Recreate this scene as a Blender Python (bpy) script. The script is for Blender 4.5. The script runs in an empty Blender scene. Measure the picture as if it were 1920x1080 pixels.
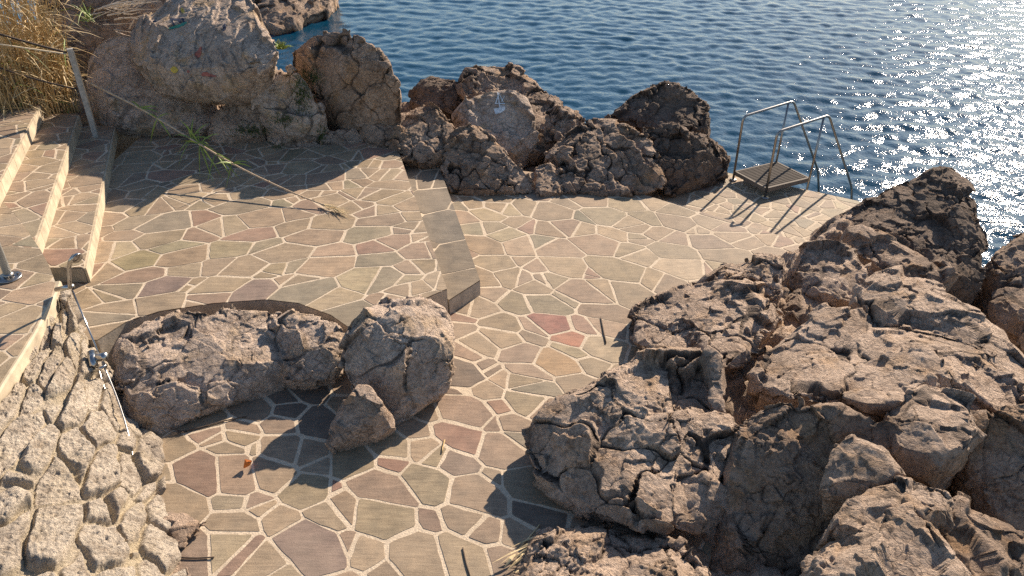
import bpy, bmesh, math, random
import numpy as np
from mathutils import Vector, Matrix
from mathutils.bvhtree import BVHTree

random.seed(7); RNG = np.random.default_rng(7)
sc = bpy.context.scene
C = sc.collection

# ------------------------------------------------------------------ camera, sky, sun, exposure
H = 4.3; PITCH = math.radians(32.0); FPX = 1450.0
SUN_AZ = math.radians(34.0); SUN_EL = math.radians(28.5)
cd = bpy.data.cameras.new('camera'); cam = bpy.data.objects.new('camera', cd); C.objects.link(cam)
cam.location = (0, 0, H); cam.rotation_euler = (math.pi/2 - PITCH, 0, 0)
cd.sensor_width = 36.0; cd.lens = 36.0*FPX/1920.0; cd.clip_end = 3000; cd.clip_start = 0.05
sc.camera = cam
w = bpy.data.worlds.new('World'); sc.world = w; w.use_nodes = True
nt = w.node_tree; bgn = nt.nodes['Background']
sky = nt.nodes.new('ShaderNodeTexSky'); sky.sky_type = 'NISHITA'; sky.sun_disc = False
sky.sun_elevation = SUN_EL; sky.sun_rotation = SUN_AZ; sky.dust_density = .4; sky.ozone_density = 2.0
nt.links.new(sky.outputs[0], bgn.inputs[0]); bgn.inputs[1].default_value = 0.072
sd = bpy.data.lights.new('sun', 'SUN'); sun = bpy.data.objects.new('sun', sd); C.objects.link(sun)
sd.energy = 5.0; sd.angle = math.radians(0.55); sd.color = (1.0, 0.85, 0.68)
SDIR = Vector((math.sin(SUN_AZ)*math.cos(SUN_EL), math.cos(SUN_AZ)*math.cos(SUN_EL), math.sin(SUN_EL)))
sun.rotation_euler = SDIR.to_track_quat('Z', 'Y').to_euler()
sc.view_settings.view_transform = 'Standard'; sc.view_settings.look = 'None'
sc.view_settings.gamma = 1.0; sc.view_settings.exposure = 0.92
sc.render.engine = 'CYCLES'
sc.cycles.use_denoising = False; sc.cycles.sample_clamp_indirect = 2.0
sc.cycles.max_bounces = 5; sc.cycles.diffuse_bounces = 3; sc.cycles.glossy_bounces = 3
sc.cycles.transparent_max_bounces = 4

# ------------------------------------------------------------------ helpers
CP, SP = math.cos(PITCH), math.sin(PITCH)
def tand(py): return math.tan(PITCH + math.atan((py-540)/FPX))
def V(px, py, Y):                     # a point seen at px,py standing Y metres ahead
    z = H - Y*tand(py); zc = Y*CP + (H-z)*SP
    return Vector(((px-960)/FPX*zc, Y, z))
def at(px, py, z=0.0):                # a point of the plane at height z
    return V(px, py, (H-z)/tand(py))
def raydir(px, py): return (V(px, py, 5.0) - Vector((0, 0, H))).normalized()

def tag(o, label=None, cat=None, group=None, kind=None):
    if label: o['label'] = label
    if cat: o['category'] = cat
    if group: o['group'] = group
    if kind: o['kind'] = kind
    return o
def empty(name, loc):
    o = bpy.data.objects.new(name, None); C.objects.link(o); o.location = loc; o.empty_display_size = .1
    return o
def mesh_obj(name, verts, faces, mat=None, parent=None, smooth=False, loc=None):
    vs = np.asarray([tuple(v) for v in verts], dtype=np.float64) if not isinstance(verts, np.ndarray) else verts
    if parent is not None: vs = vs - np.array(parent.location)
    elif loc is not None: vs = vs - np.array(loc)
    me = bpy.data.meshes.new(name); me.from_pydata(vs.tolist() , [], faces if isinstance(faces, list) else faces.tolist()); me.update()
    if smooth: me.polygons.foreach_set('use_smooth', [True]*len(me.polygons))
    o = bpy.data.objects.new(name, me); C.objects.link(o)
    if parent is not None: o.parent = parent
    elif loc is not None: o.location = loc
    if mat: me.materials.append(mat)
    return o
class MB:                             # collects shapes into one mesh
    def __init__(s): s.v = []; s.f = []
    def add(s, vs, fs):
        b = len(s.v); s.v += [Vector(v) for v in vs]; s.f += [[i+b for i in f] for f in fs]
    def box(s, c, d, rz=0, M=None):
        hx, hy, hz = d[0]/2, d[1]/2, d[2]/2
        vs = [Vector((x*hx, y*hy, z*hz)) for z in (-1, 1) for x, y in ((-1,-1),(1,-1),(1,1),(-1,1))]
        R = M if M else Matrix.Rotation(rz, 3, 'Z')
        s.add([R @ v + Vector(c) for v in vs], [[3,2,1,0],[4,5,6,7],[0,1,5,4],[1,2,6,5],[2,3,7,6],[3,0,4,7]])
    def tube(s, pts, r, n=8, caps=True):
        pts = [Vector(p) for p in pts]
        rs = r if isinstance(r, (list, tuple)) else [r]*len(pts)
        rings = []; up = None
        for i, p in enumerate(pts):
            t = (pts[min(i+1, len(pts)-1)] - pts[max(i-1, 0)]).normalized()
            if up is None:
                a = Vector((0, 0, 1)) if abs(t.z) < .9 else Vector((1, 0, 0))
                up = (a - t*a.dot(t)).normalized()
            else: up = (up - t*up.dot(t)).normalized()
            b = t.cross(up)
            rings.append([p + (up*math.cos(k*2*math.pi/n) + b*math.sin(k*2*math.pi/n))*rs[i] for k in range(n)])
        base = len(s.v)
        for rg in rings: s.v += rg
        for i in range(len(rings)-1):
            for k in range(n):
                a = base+i*n+k; b2 = base+i*n+(k+1) % n
                s.f.append([a, b2, b2+n, a+n])
        if caps:
            s.f.append([base+k for k in range(n)][::-1]); s.f.append([base+(len(rings)-1)*n+k for k in range(n)])
    def ribbon(s, pts, ws, nrm):
        pts = [Vector(p) for p in pts]; b = len(s.v)
        for i, p in enumerate(pts):
            t = (pts[min(i+1, len(pts)-1)] - pts[max(i-1, 0)]).normalized()
            sd_ = t.cross(nrm).normalized()*ws[i]/2
            s.v += [p-sd_, p+nrm*ws[i]*.18, p+sd_]
        for i in range(len(pts)-1):
            a = b+i*3
            s.f += [[a, a+1, a+4, a+3], [a+1, a+2, a+5, a+4]]
    def build(s, name, mat, parent=None, smooth=False, loc=None):
        return mesh_obj(name, s.v, s.f, mat, parent, smooth, loc)
def arc_pts(pts, rad, n=6):           # rounds the corners of a polyline
    pts = [Vector(p) for p in pts]; out = [pts[0]]
    for i in range(1, len(pts)-1):
        p = pts[i]; a = (pts[i-1]-p); b = (pts[i+1]-p)
        r = min(rad, a.length*.45, b.length*.45); A = p+a.normalized()*r; B = p+b.normalized()*r
        for k in range(n+1):
            t = k/n; out.append(A*(1-t)**2 + p*2*t*(1-t) + B*t*t)
    out.append(pts[-1]); return out

# ---- numpy noise
_perm = RNG.permutation(256).astype(np.int32); _perm = np.concatenate([_perm]*3)
_grad = RNG.normal(size=(256, 3)).astype(np.float32); _grad /= np.linalg.norm(_grad, axis=1)[:, None]
_r3 = RNG.random((256, 3)).astype(np.float32); _r3b = RNG.random((256, 3)).astype(np.float32)
def hsh(ix, iy, iz): return _perm[_perm[_perm[ix & 255] + (iy & 255)] + (iz & 255)]
def perlin(p):
    p = p.astype(np.float32); i = np.floor(p).astype(np.int32); f = p - i
    u = f*f*f*(f*(f*6-15)+10); out = 0
    for dx in (0, 1):
        wx = u[:, 0] if dx else 1-u[:, 0]
        for dy in (0, 1):
            wy = u[:, 1] if dy else 1-u[:, 1]
            for dz in (0, 1):
                wz = u[:, 2] if dz else 1-u[:, 2]
                g = _grad[hsh(i[:, 0]+dx, i[:, 1]+dy, i[:, 2]+dz)]
                out = out + wx*wy*wz*(g[:, 0]*(f[:, 0]-dx) + g[:, 1]*(f[:, 1]-dy) + g[:, 2]*(f[:, 2]-dz))
    return out*1.6
def fbm(p, o=4, g=.5, ridged=False):
    a = 1.; s = 0; 
    for k in range(o):
        n = perlin(p*(2.03**k) + 17.3*k)
        s = s + a*((1-2*np.abs(n)) if ridged else n); a *= g
    return s
def voro(p):                          # F1, F2, cell random, vector from cell centre
    p = p.astype(np.float32); i = np.floor(p).astype(np.int32); f = p - i
    N = len(p); F1 = np.full(N, 9., np.float32); F2 = F1.copy(); rid = np.zeros(N, np.int32); loc = np.zeros((N, 3), np.float32)
    for dx in (-1, 0, 1):
        for dy in (-1, 0, 1):
            for dz in (-1, 0, 1):
                h = hsh(i[:, 0]+dx, i[:, 1]+dy, i[:, 2]+dz)
                d = f - np.array((dx, dy, dz), np.float32) - _r3[h]
                dd = np.sqrt((d*d).sum(1))
                m = dd < F1
                F2 = np.where(m, F1, np.minimum(F2, dd)); F1 = np.where(m, dd, F1)
                rid = np.where(m, h, rid); loc[m] = d[m]
    return F1, F2, rid, loc
def sstep(x, a, b):
    t = np.clip((x-a)/(b-a), 0, 1); return t*t*(3-2*t)

# ------------------------------------------------------------------ materials
def newmat(name):
    m = bpy.data.materials.new(name); m.use_nodes = True
    return m, m.node_tree, m.node_tree.nodes['Principled BSDF']
def N(nt, t, **kw):
    n = nt.nodes.new(t)
    for k, v in kw.items(): setattr(n, k, v)
    return n
def noise(nt, vec, scale, detail=5, rough=.6):
    n = N(nt, 'ShaderNodeTexNoise'); n.inputs['Scale'].default_value = scale
    n.inputs['Detail'].default_value = detail; n.inputs['Roughness'].default_value = rough
    if vec is not None: nt.links.new(vec, n.inputs['Vector'])
    return n.outputs['Fac']
def ramp(nt, fac, stops):
    r = N(nt, 'ShaderNodeValToRGB'); el = r.color_ramp.elements
    while len(el) > 1: el.remove(el[-1])
    el[0].position = stops[0][0]; el[0].color = (*stops[0][1], 1) if len(stops[0][1]) == 3 else stops[0][1]
    for p, c in stops[1:]:
        e = el.new(p); e.color = (*c, 1)
    nt.links.new(fac, r.inputs[0]); return r.outputs[0]
def mix(nt, fac, a, b, mode='MIX'):
    m = N(nt, 'ShaderNodeMix', data_type='RGBA', blend_type=mode)
    for sock, v in ((m.inputs[0], fac), (m.inputs[6], a), (m.inputs[7], b)):
        if hasattr(v, 'links') or hasattr(v, 'is_linked'): nt.links.new(v, sock)
        elif isinstance(v, (int, float)): sock.default_value = v
        else: sock.default_value = (*v, 1)
    return m.outputs[2]
def math_(nt, op, a, b=None, c=None):
    m = N(nt, 'ShaderNodeMath', operation=op)
    for i, v in enumerate((a, b, c)):
        if v is None: continue
        if isinstance(v, (int, float)): m.inputs[i].default_value = v
        else: nt.links.new(v, m.inputs[i])
    return m.outputs[0]
def pos(nt): return N(nt, 'ShaderNodeNewGeometry').outputs['Position']
def bump(nt, b, h, dist, strength=1.0, prev=None):
    n = N(nt, 'ShaderNodeBump'); n.inputs['Distance'].default_value = dist; n.inputs['Strength'].default_value = strength
    nt.links.new(h, n.inputs['Height'])
    if prev is not None: nt.links.new(prev, n.inputs['Normal'])
    nt.links.new(n.outputs[0], b.inputs['Normal']); return n.outputs[0]
def simple(name, col, rough=.6, metal=0., var=.25, nscale=30, bmp=.0):
    m, t, b = newmat(name); p = pos(t)
    f = noise(t, p, nscale, 4)
    lo = tuple(c*(1-var) for c in col); hi = tuple(min(1, c*(1+var)) for c in col)
    t.links.new(ramp(t, f, [(.3, lo), (.7, hi)]), b.inputs['Base Color'])
    b.inputs['Roughness'].default_value = rough; b.inputs['Metallic'].default_value = metal
    if bmp: bump(t, b, f, bmp)
    return m

def rock_material(name, pale, mid, dark, warm, spotty=.4, bscale=1.0, ck=.28):
    m, t, b = newmat(name); p = pos(t)
    at_ = N(t, 'ShaderNodeAttribute', attribute_name='cav').outputs['Fac']
    cell = N(t, 'ShaderNodeAttribute', attribute_name='cell').outputs['Fac']
    n1 = noise(t, p, 1.7, 6, .65)
    c = ramp(t, n1, [(.32, dark), (.47, mid), (.62, pale)])
    n2 = noise(t, p, 3.1, 3)
    c = mix(t, ramp(t, n2, [(.52, (0, 0, 0)), (.68, (.75, .75, .75))]), c, warm)
    c = mix(t, math_(t, 'MULTIPLY', cell, .55), c, pale)
    n3 = noise(t, p, 38, 6, .7)
    c = mix(t, 1.0, c, ramp(t, n3, [(.28, (.50, .47, .45)), (.5, (1, 1, 1)), (.72, (1.3, 1.28, 1.25))]), 'MULTIPLY')
    n5 = noise(t, p, 9, 5, .65)
    c = mix(t, 1.0, c, ramp(t, n5, [(.3, (.62, .58, .55)), (.5, (1, 1, 1)), (.7, (1.12, 1.1, 1.08))]), 'MULTIPLY')
    n4 = noise(t, p, 120, 3, .6)
    c = mix(t, ramp(t, n4, [(.60, (0, 0, 0)), (.68, (spotty,)*3)]), c, (.06, .05, .045))
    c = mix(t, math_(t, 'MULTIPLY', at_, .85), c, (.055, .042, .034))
    t.links.new(c, b.inputs['Base Color'])
    b.inputs['Roughness'].default_value = .88; b.inputs['Specular IOR Level'].default_value = .25
    v = N(t, 'ShaderNodeTexVoronoi', feature='DISTANCE_TO_EDGE'); v.inputs['Scale'].default_value = 13*bscale
    wv = N(t, 'ShaderNodeVectorMath', operation='ADD'); nn = N(t, 'ShaderNodeTexNoise'); nn.inputs['Scale'].default_value = 6; nn.inputs['Detail'].default_value = 3
    sc_ = N(t, 'ShaderNodeVectorMath', operation='SCALE'); sc_.inputs['Scale'].default_value = .16
    t.links.new(p, nn.inputs['Vector']); t.links.new(nn.outputs['Color'], sc_.inputs[0]); t.links.new(p, wv.inputs[0]); t.links.new(sc_.outputs[0], wv.inputs[1]); t.links.new(wv.outputs[0], v.inputs['Vector'])
    cr = ramp(t, v.outputs['Distance'], [(0, (0, 0, 0)), (.09, (1, 1, 1))])
    gate = ramp(t, noise(t, p, 2.3, 3), [(.42, (0, 0, 0)), (.6, (1, 1, 1))])
    cr = mix(t, gate, (1, 1, 1), cr)
    h = math_(t, 'ADD', math_(t, 'MULTIPLY', n3, 1.0), math_(t, 'MULTIPLY', cr, ck))
    h = math_(t, 'ADD', h, math_(t, 'MULTIPLY', noise(t, p, 95, 4, .75), .45))
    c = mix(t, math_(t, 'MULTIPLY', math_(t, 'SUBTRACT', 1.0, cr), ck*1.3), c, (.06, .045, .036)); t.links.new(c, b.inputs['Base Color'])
    bump(t, b, h, .042)
    return m
M = {}
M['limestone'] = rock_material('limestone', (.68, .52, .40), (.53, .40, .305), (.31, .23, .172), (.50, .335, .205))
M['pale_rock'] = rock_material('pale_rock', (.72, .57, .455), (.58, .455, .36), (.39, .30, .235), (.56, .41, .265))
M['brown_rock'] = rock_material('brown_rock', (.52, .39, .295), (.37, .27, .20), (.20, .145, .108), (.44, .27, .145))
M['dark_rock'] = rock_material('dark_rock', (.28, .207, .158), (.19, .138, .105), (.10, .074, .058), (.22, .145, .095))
M['grey_slab'] = rock_material('grey_slab', (.68, .545, .44), (.56, .44, .35), (.40, .305, .24), (.54, .375, .205), .15, .6)
M['wall_stone'] = rock_material('wall_stone', (.66, .57, .46), (.50, .42, .335), (.34, .28, .225), (.50, .40, .27), .5, 1.0, .08)

def paving_material(name):
    m, t, b = newmat(name); p = pos(t)
    vc = N(t, 'ShaderNodeVertexColor', layer_name='tone').outputs['Color']
    n1 = noise(t, p, 160, 3, .7); n2 = noise(t, p, 7, 5, .65)
    mp = N(t, 'ShaderNodeMapping'); mp.inputs['Scale'].default_value = (3, 26, 3); mp.inputs['Rotation'].default_value = (0, 0, .5)
    t.links.new(p, mp.inputs[0]); n3 = noise(t, mp.outputs[0], 1.6, 5, .7)
    c = mix(t, 1.0, vc, ramp(t, n2, [(.3, (.74, .74, .74)), (.7, (1.22, 1.18, 1.12))]), 'MULTIPLY')
    c = mix(t, 1.0, c, ramp(t, n3, [(.35, (.82, .80, .78)), (.65, (1.12, 1.12, 1.1))]), 'MULTIPLY')
    c = mix(t, 1.0, c, ramp(t, n1, [(.32, (.66, .65, .64)), (.5, (1, 1, 1)), (.68, (1.38, 1.36, 1.32))]), 'MULTIPLY')
    n4 = noise(t, p, 1.1, 4, .6)
    c = mix(t, ramp(t, n4, [(.45, (0, 0, 0)), (.75, (.35, .35, .35))]), c, (.42, .33, .24))
    t.links.new(c, b.inputs['Base Color']); b.inputs['Roughness'].default_value = .72
    b.inputs['Specular IOR Level'].default_value = .3
    h = math_(t, 'ADD', math_(t, 'MULTIPLY', n3, .7), math_(t, 'MULTIPLY', n1, .5))
    bump(t, b, h, .004); return m
M['paving'] = paving_material('porphyry_paving')
def mortar_material():
    m, t, b = newmat('mortar'); p = pos(t)
    n1 = noise(t, p, 3, 5); n2 = noise(t, p, 70, 4, .7)
    c = ramp(t, n1, [(.3, (.50, .405, .30)), (.7, (.66, .545, .415))])
    c = mix(t, 1.0, c, ramp(t, n2, [(.3, (.72, .7, .68)), (.7, (1.15, 1.15, 1.12))]), 'MULTIPLY')
    t.links.new(c, b.inputs['Base Color']); b.inputs['Roughness'].default_value = .9
    bump(t, b, n2, .006); return m
M['mortar'] = mortar_material()
M['cream_stone'] = simple('cream_stone', (.46, .38, .27), .75, 0, .3, 6, .004)
M['concrete'] = simple('concrete', (.38, .325, .26), .9, 0, .3, 9, .006)
M['steel'] = simple('brushed_steel', (.33, .315, .30), .36, 1.0, .12, 40)
M['chrome'] = simple('chrome', (.46, .45, .43), .25, 1.0, .08, 60)
M['grating'] = simple('weathered_grating', (.075, .06, .048), .95, 0, .25, 40)
M['platform_edge'] = simple('platform_edge', (.17, .14, .11), .85, 0, .25, 30)
M['grey_paint'] = simple('grey_paint', (.42, .43, .42), .45, .2, .1, 20)
M['post'] = simple('weathered_post', (.42, .39, .35), .7, .2, .25, 25, .003)
M['dark_rope'] = simple('dark_rope', (.045, .03, .025), .85)
M['pale_rope'] = simple('pale_rope', (.60, .49, .34), .8)
M['straw'] = simple('straw', (.48, .33, .145), .7, 0, .45, 14)
M['straw_pale'] = simple('straw_pale', (.62, .48, .27), .7, 0, .35, 14)
M['cane'] = simple('dry_cane', (.46, .34, .22), .6, 0, .3, 18)
M['twig'] = simple('twig', (.10, .07, .05), .85, 0, .3, 30)
M['branch'] = simple('dead_branch', (.58, .50, .40), .85, 0, .35, 18)
M['green_leaf'] = simple('green_leaf', (.16, .22, .03), .5, 0, .4, 9)
M['moss'] = simple('moss', (.055, .085, .02), .8, 0, .5, 20)
M['orange_leaf'] = simple('orange_leaf', (.60, .16, .02), .6, 0, .3, 60)
M['white_paint'] = simple('white_paint', (.66, .68, .68), .7, 0, .25, 30)
M['yellow_paint'] = simple('yellow_paint', (.50, .36, .06), .8, 0, .3, 20)
M['teal_paint'] = simple('teal_paint', (.05, .25, .19), .8, 0, .3, 30)
M['navy_paint'] = simple('navy_paint', (.025, .035, .07), .8, 0, .3, 40)
M['red_paint'] = simple('red_paint', (.30, .10, .075), .8, 0, .3, 20)
M['plastic'] = simple('white_plastic', (.75, .75, .73), .5, 0, .1, 40)

# ------------------------------------------------------------------ sea
def build_sea():
    ZS = -1.3
    ys = [5.0]; st = .045
    while ys[-1] < 44: ys.append(ys[-1]+st); st = min(.07, st*1.003)
    while ys[-1] < 900: st *= 1.25; ys.append(ys[-1]+st)
    xs = list(np.arange(-13, 30, .06)); st = .085
    while xs[-1] < 700: st *= 1.3; xs.append(xs[-1]+st)
    st = .085
    while xs[0] > -500: st *= 1.3; xs.insert(0, xs[0]-st)
    X, Y = np.meshgrid(np.array(xs), np.array(ys)); x = X.ravel(); y = Y.ravel()
    z = np.zeros_like(x); dxs = np.zeros_like(x); dys = np.zeros_like(x)
    rng = np.random.default_rng(3)
    wd = math.radians(255)                # waves run towards the shore
    gx = x + .35*np.sin(.31*x+.17*y) + .2*np.sin(.9*y-.5*x); gy = y + .35*np.sin(.27*y-.21*x+2)
    dist = np.hypot(x, y)
    p2 = np.stack([x*.16, y*.28, np.zeros_like(x)], 1); gust = .85+.25*np.clip(perlin(p2)+.3, 0, 1.2)
    for k in range(190):
        lam = .16*(7.0)**(rng.random()**1.15)
        th = wd + rng.normal()*(.5 if lam > .6 else .95); kk = 2*math.pi/lam
        a = (.0215 if lam < .55 else .0125)*lam/(2*math.pi)*rng.uniform(.5, 1.4)
        ph = kk*(gx*math.cos(th)+gy*math.sin(th)) + rng.random()*6.28
        fd = np.clip(1.6-dist/(lam*75), 0, 1)
        z += a*fd*np.sin(ph); dxs += a*fd*1.25*math.cos(th)*np.cos(ph); dys += a*fd*1.25*math.sin(th)*np.cos(ph)
    z *= gust; dxs *= gust; dys *= gust
    co = np.stack([x-dxs, y-dys, z+ZS], 1)
    ny, nx = X.shape; idx = np.arange(nx*ny).reshape(ny, nx)
    f = np.stack([idx[:-1, :-1], idx[:-1, 1:], idx[1:, 1:], idx[1:, :-1]], -1).reshape(-1, 4)
    m, t, b = newmat('sea_water'); p = pos(t)
    b.inputs['Base Color'].default_value = (.003, .042, .084, 1); b.inputs['Roughness'].default_value = .055
    b.inputs['IOR'].default_value = 1.333
    n = noise(t, p, 11.0, 2, .6); n2 = noise(t, p, 22, 3, .6)
    h = math_(t, 'ADD', n, math_(t, 'MULTIPLY', n2, .35))
    bump(t, b, h, .009)
    o = mesh_obj('sea', co, f, m, None, True); tag(o, kind='structure')
    return o
build_sea()

# ------------------------------------------------------------------ crazy paving
TONES = [((0.283, 0.220, 0.156), 6), ((0.270, 0.210, 0.148), 6), ((0.249, 0.207, 0.148), 3), ((0.304, 0.233, 0.163), 5), ((0.273, 0.203, 0.148), 5),
         ((0.242, 0.181, 0.136), 4), ((0.221, 0.188, 0.140), 2), ((0.273, 0.183, 0.140), 2), ((0.319, 0.254, 0.176), 2)]
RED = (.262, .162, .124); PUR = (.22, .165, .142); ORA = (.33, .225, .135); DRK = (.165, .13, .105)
def pick_tone(r):
    tot = sum(wt for _, wt in TONES); u = r.random()*tot
    for c, wt in TONES:
        u -= wt
        if u <= 0: break
    k = r.uniform(.88, 1.14)
    return tuple(v*k*r.uniform(.97, 1.03) for v in c)
def clip_half(poly, n, d):              # keeps the side where n.p <= d
    out = []
    for i in range(len(poly)):
        a, b = poly[i], poly[(i+1) % len(poly)]
        da = n[0]*a[0]+n[1]*a[1]-d; db = n[0]*b[0]+n[1]*b[1]-d
        if da <= 0: out.append(a)
        if (da < 0) != (db < 0) and abs(da-db) > 1e-12:
            t = da/(da-db); out.append((a[0]+(b[0]-a[0])*t, a[1]+(b[1]-a[1])*t))
    return out
def clip_convex(poly, cp):              # cp counter-clockwise
    for i in range(len(cp)):
        a, b = cp[i], cp[(i+1) % len(cp)]
        ex, ey = b[0]-a[0], b[1]-a[1]; n = (ey, -ex); d = n[0]*a[0]+n[1]*a[1]
        poly = clip_half(poly, n, d)
        if len(poly) < 3: return []
    return poly
def area(p): return .5*sum(p[i][0]*p[(i+1) % len(p)][1]-p[(i+1) % len(p)][0]*p[i][1] for i in range(len(p)))
def ccw(p): return p if area(p) > 0 else p[::-1]
def round_poly(p, r):
    k = rng_p.uniform(.05, .12); out = []
    n = len(p)
    for i in range(n):
        a, b = p[i], p[(i+1) % n]
        L = math.hypot(b[0]-a[0], b[1]-a[1])
        if L < 1e-4: continue
        q = min(k, .010/L) if L > .03 else .3
        m = max(1, int(L/.07))
        for j in range(m+1):
            t = q+(1-2*q)*j/m
            out.append((a[0]+(b[0]-a[0])*t, a[1]+(b[1]-a[1])*t))
    return out
rng_p = random.Random(5)
def paving(name, pieces, z, seeds=(), spacing=.36, gap=.026, stretch=1.0, ang=0.0, rs=1, base_drop=None, parent=None, tones=None):
    """one sheet of irregular slabs with mortar joints; pieces = convex outlines (world xy)"""
    r = random.Random(rs); pieces = [ccw([(p[0], p[1]) for p in q]) for q in pieces]
    xs = [p[0] for q in pieces for p in q]; ys = [p[1] for q in pieces for p in q]
    x0, x1, y0, y1 = min(xs)-.4, max(xs)+.4, min(ys)-.4, max(ys)+.4
    ca, sa = math.cos(ang), math.sin(ang)
    def fw(p): u = p[0]*ca+p[1]*sa; v = -p[0]*sa+p[1]*ca; return (u/stretch, v*stretch)
    def bw(q): u, v = q[0]*stretch, q[1]/stretch; return (u*ca-v*sa, u*sa+v*ca)
    S = [(fw(p), c, r.uniform(-1, 1)*.026*(spacing/.37)**2) for p, c in seeds]
    fixed = len(S); tries = 0
    while tries < 14000:
        p = fw((r.uniform(x0, x1), r.uniform(y0, y1))); tries += 1
        md = spacing*r.choice((.62, .85, .95, 1.05, 1.1))
        if all((p[0]-q[0])**2+(p[1]-q[1])**2 > (max(md, spacing*1.12)**2 if k < fixed else md*md) for k, (q, _, _) in enumerate(S)): S.append((p, None, r.uniform(-1, 1)*.028*(spacing/.37)**2))
    vs, fs, cols = [], [], []
    A = np.array([s[0] for s in S])
    for i, (p, c, wi) in enumerate(S):
        d = np.hypot(A[:, 0]-p[0], A[:, 1]-p[1]); nb = np.argsort(d)[1:22]
        R = .55; cell = [(p[0]+R*math.cos(k*math.pi/4+.3), p[1]+R*math.sin(k*math.pi/4+.3)) for k in range(8)]
        for j in nb:
            q = A[j]; n = (q[0]-p[0], q[1]-p[1]); L = math.hypot(*n)
            cell = clip_half(cell, n, (q[0]**2+q[1]**2-p[0]**2-p[1]**2+wi-S[j][2])/2)
            if len(cell) < 3: break
        if len(cell) < 3: continue
        cell = ccw([bw(q) for q in cell])
        parts = [cell]
        if r.random() < (.62 if i >= fixed else .2) and c is None:
            cx_ = sum(u[0] for u in cell)/len(cell); cy_ = sum(u[1] for u in cell)/len(cell)
            far_ = max(cell, key=lambda u: (u[0]-cx_)**2+(u[1]-cy_)**2); a_ = math.atan2(far_[1]-cy_, far_[0]-cx_)+r.gauss(0, .45)
            n_ = (math.cos(a_), math.sin(a_)); d_ = n_[0]*cx_+n_[1]*cy_+r.uniform(-.05, .05)
            parts = [clip_half(cell, n_, d_), clip_half(cell, (-n_[0], -n_[1]), -d_)]
        for cell in parts:
          if len(cell) < 3 or abs(area(cell)) < .006: continue
          g = gap*r.uniform(.7, 1.25)/2; base = cell[:]
          for k in range(len(base)):
              a, b = base[k], base[(k+1) % len(base)]
              ex, ey = b[0]-a[0], b[1]-a[1]; L = math.hypot(ex, ey)
              if L < 1e-5: continue
              n = (ey/L, -ex/L); gg = g*r.uniform(.55, 1.5)
              cell = clip_half(cell, n, n[0]*a[0]+n[1]*a[1]-gg)
              if len(cell) < 3: break
          if len(cell) < 3 or area(cell) < .003: continue
          cell = round_poly(cell, .02)
          cell = [(q[0]+r.gauss(0, .0028), q[1]+r.gauss(0, .0028)) for q in cell]
          tone = c if c else (tones[r.randrange(len(tones))] if tones else pick_tone(r))
          zz = z + r.uniform(-.0014, .0008)
          for q in pieces:
              pl = clip_convex(cell, q)
              if len(pl) < 3 or abs(area(pl)) < .0004: continue
              b = len(vs); n = len(pl)
              vs += [(*u, zz) for u in pl] + [(*u, z-.012) for u in pl]
              fs.append(list(range(b, b+n)))
              for k in range(n): fs.append([b+k, b+n+k, b+n+(k+1) % n, b+(k+1) % n])
              cols += [tone]*(2*n)
    nslab = len(fs)
    zb = z-.0030
    for q in pieces:
        b = len(vs); n = len(q)
        vs += [(*u, zb) for u in q]; cols += [(1, 1, 1)]*n; fs.append(list(range(b, b+n)))
    nm = len(fs); nside = 0
    if base_drop is not None:             # vertical faces of the slab the paving lies on
        for q in pieces:
            b = len(vs); n = len(q)
            q2 = [(u[0], u[1]) for u in q]
            vs += [(*u, zb-.001) for u in q2] + [(*u, base_drop) for u in q2]; cols += [(1, 1, 1)]*(2*n)
            for k in range(n): fs.append([b+k, b+n+k, b+n+(k+1) % n, b+(k+1) % n])
    o = mesh_obj(name, vs, fs, None, parent)
    me = o.data
    for mm in ('paving', 'mortar', 'concrete'): me.materials.append(M[mm])
    mi = np.zeros(len(me.polygons), np.int32); mi[nslab:nm] = 1; mi[nm:] = 2
    me.polygons.foreach_set('material_index', mi)
    ca_ = me.color_attributes.new('tone', 'FLOAT_COLOR', 'POINT')
    ca_.data.foreach_set('color', np.array([(*c, 1) for c in cols], np.float32).ravel())
    return o
def sd_(z, lst): return [(tuple(at(p[0], p[1], z)[:2]), p[2] if len(p) > 2 else None) for p in lst]
def P2(z, pts): return [tuple(at(px, py, z)[:2]) for px, py in pts]

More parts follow.
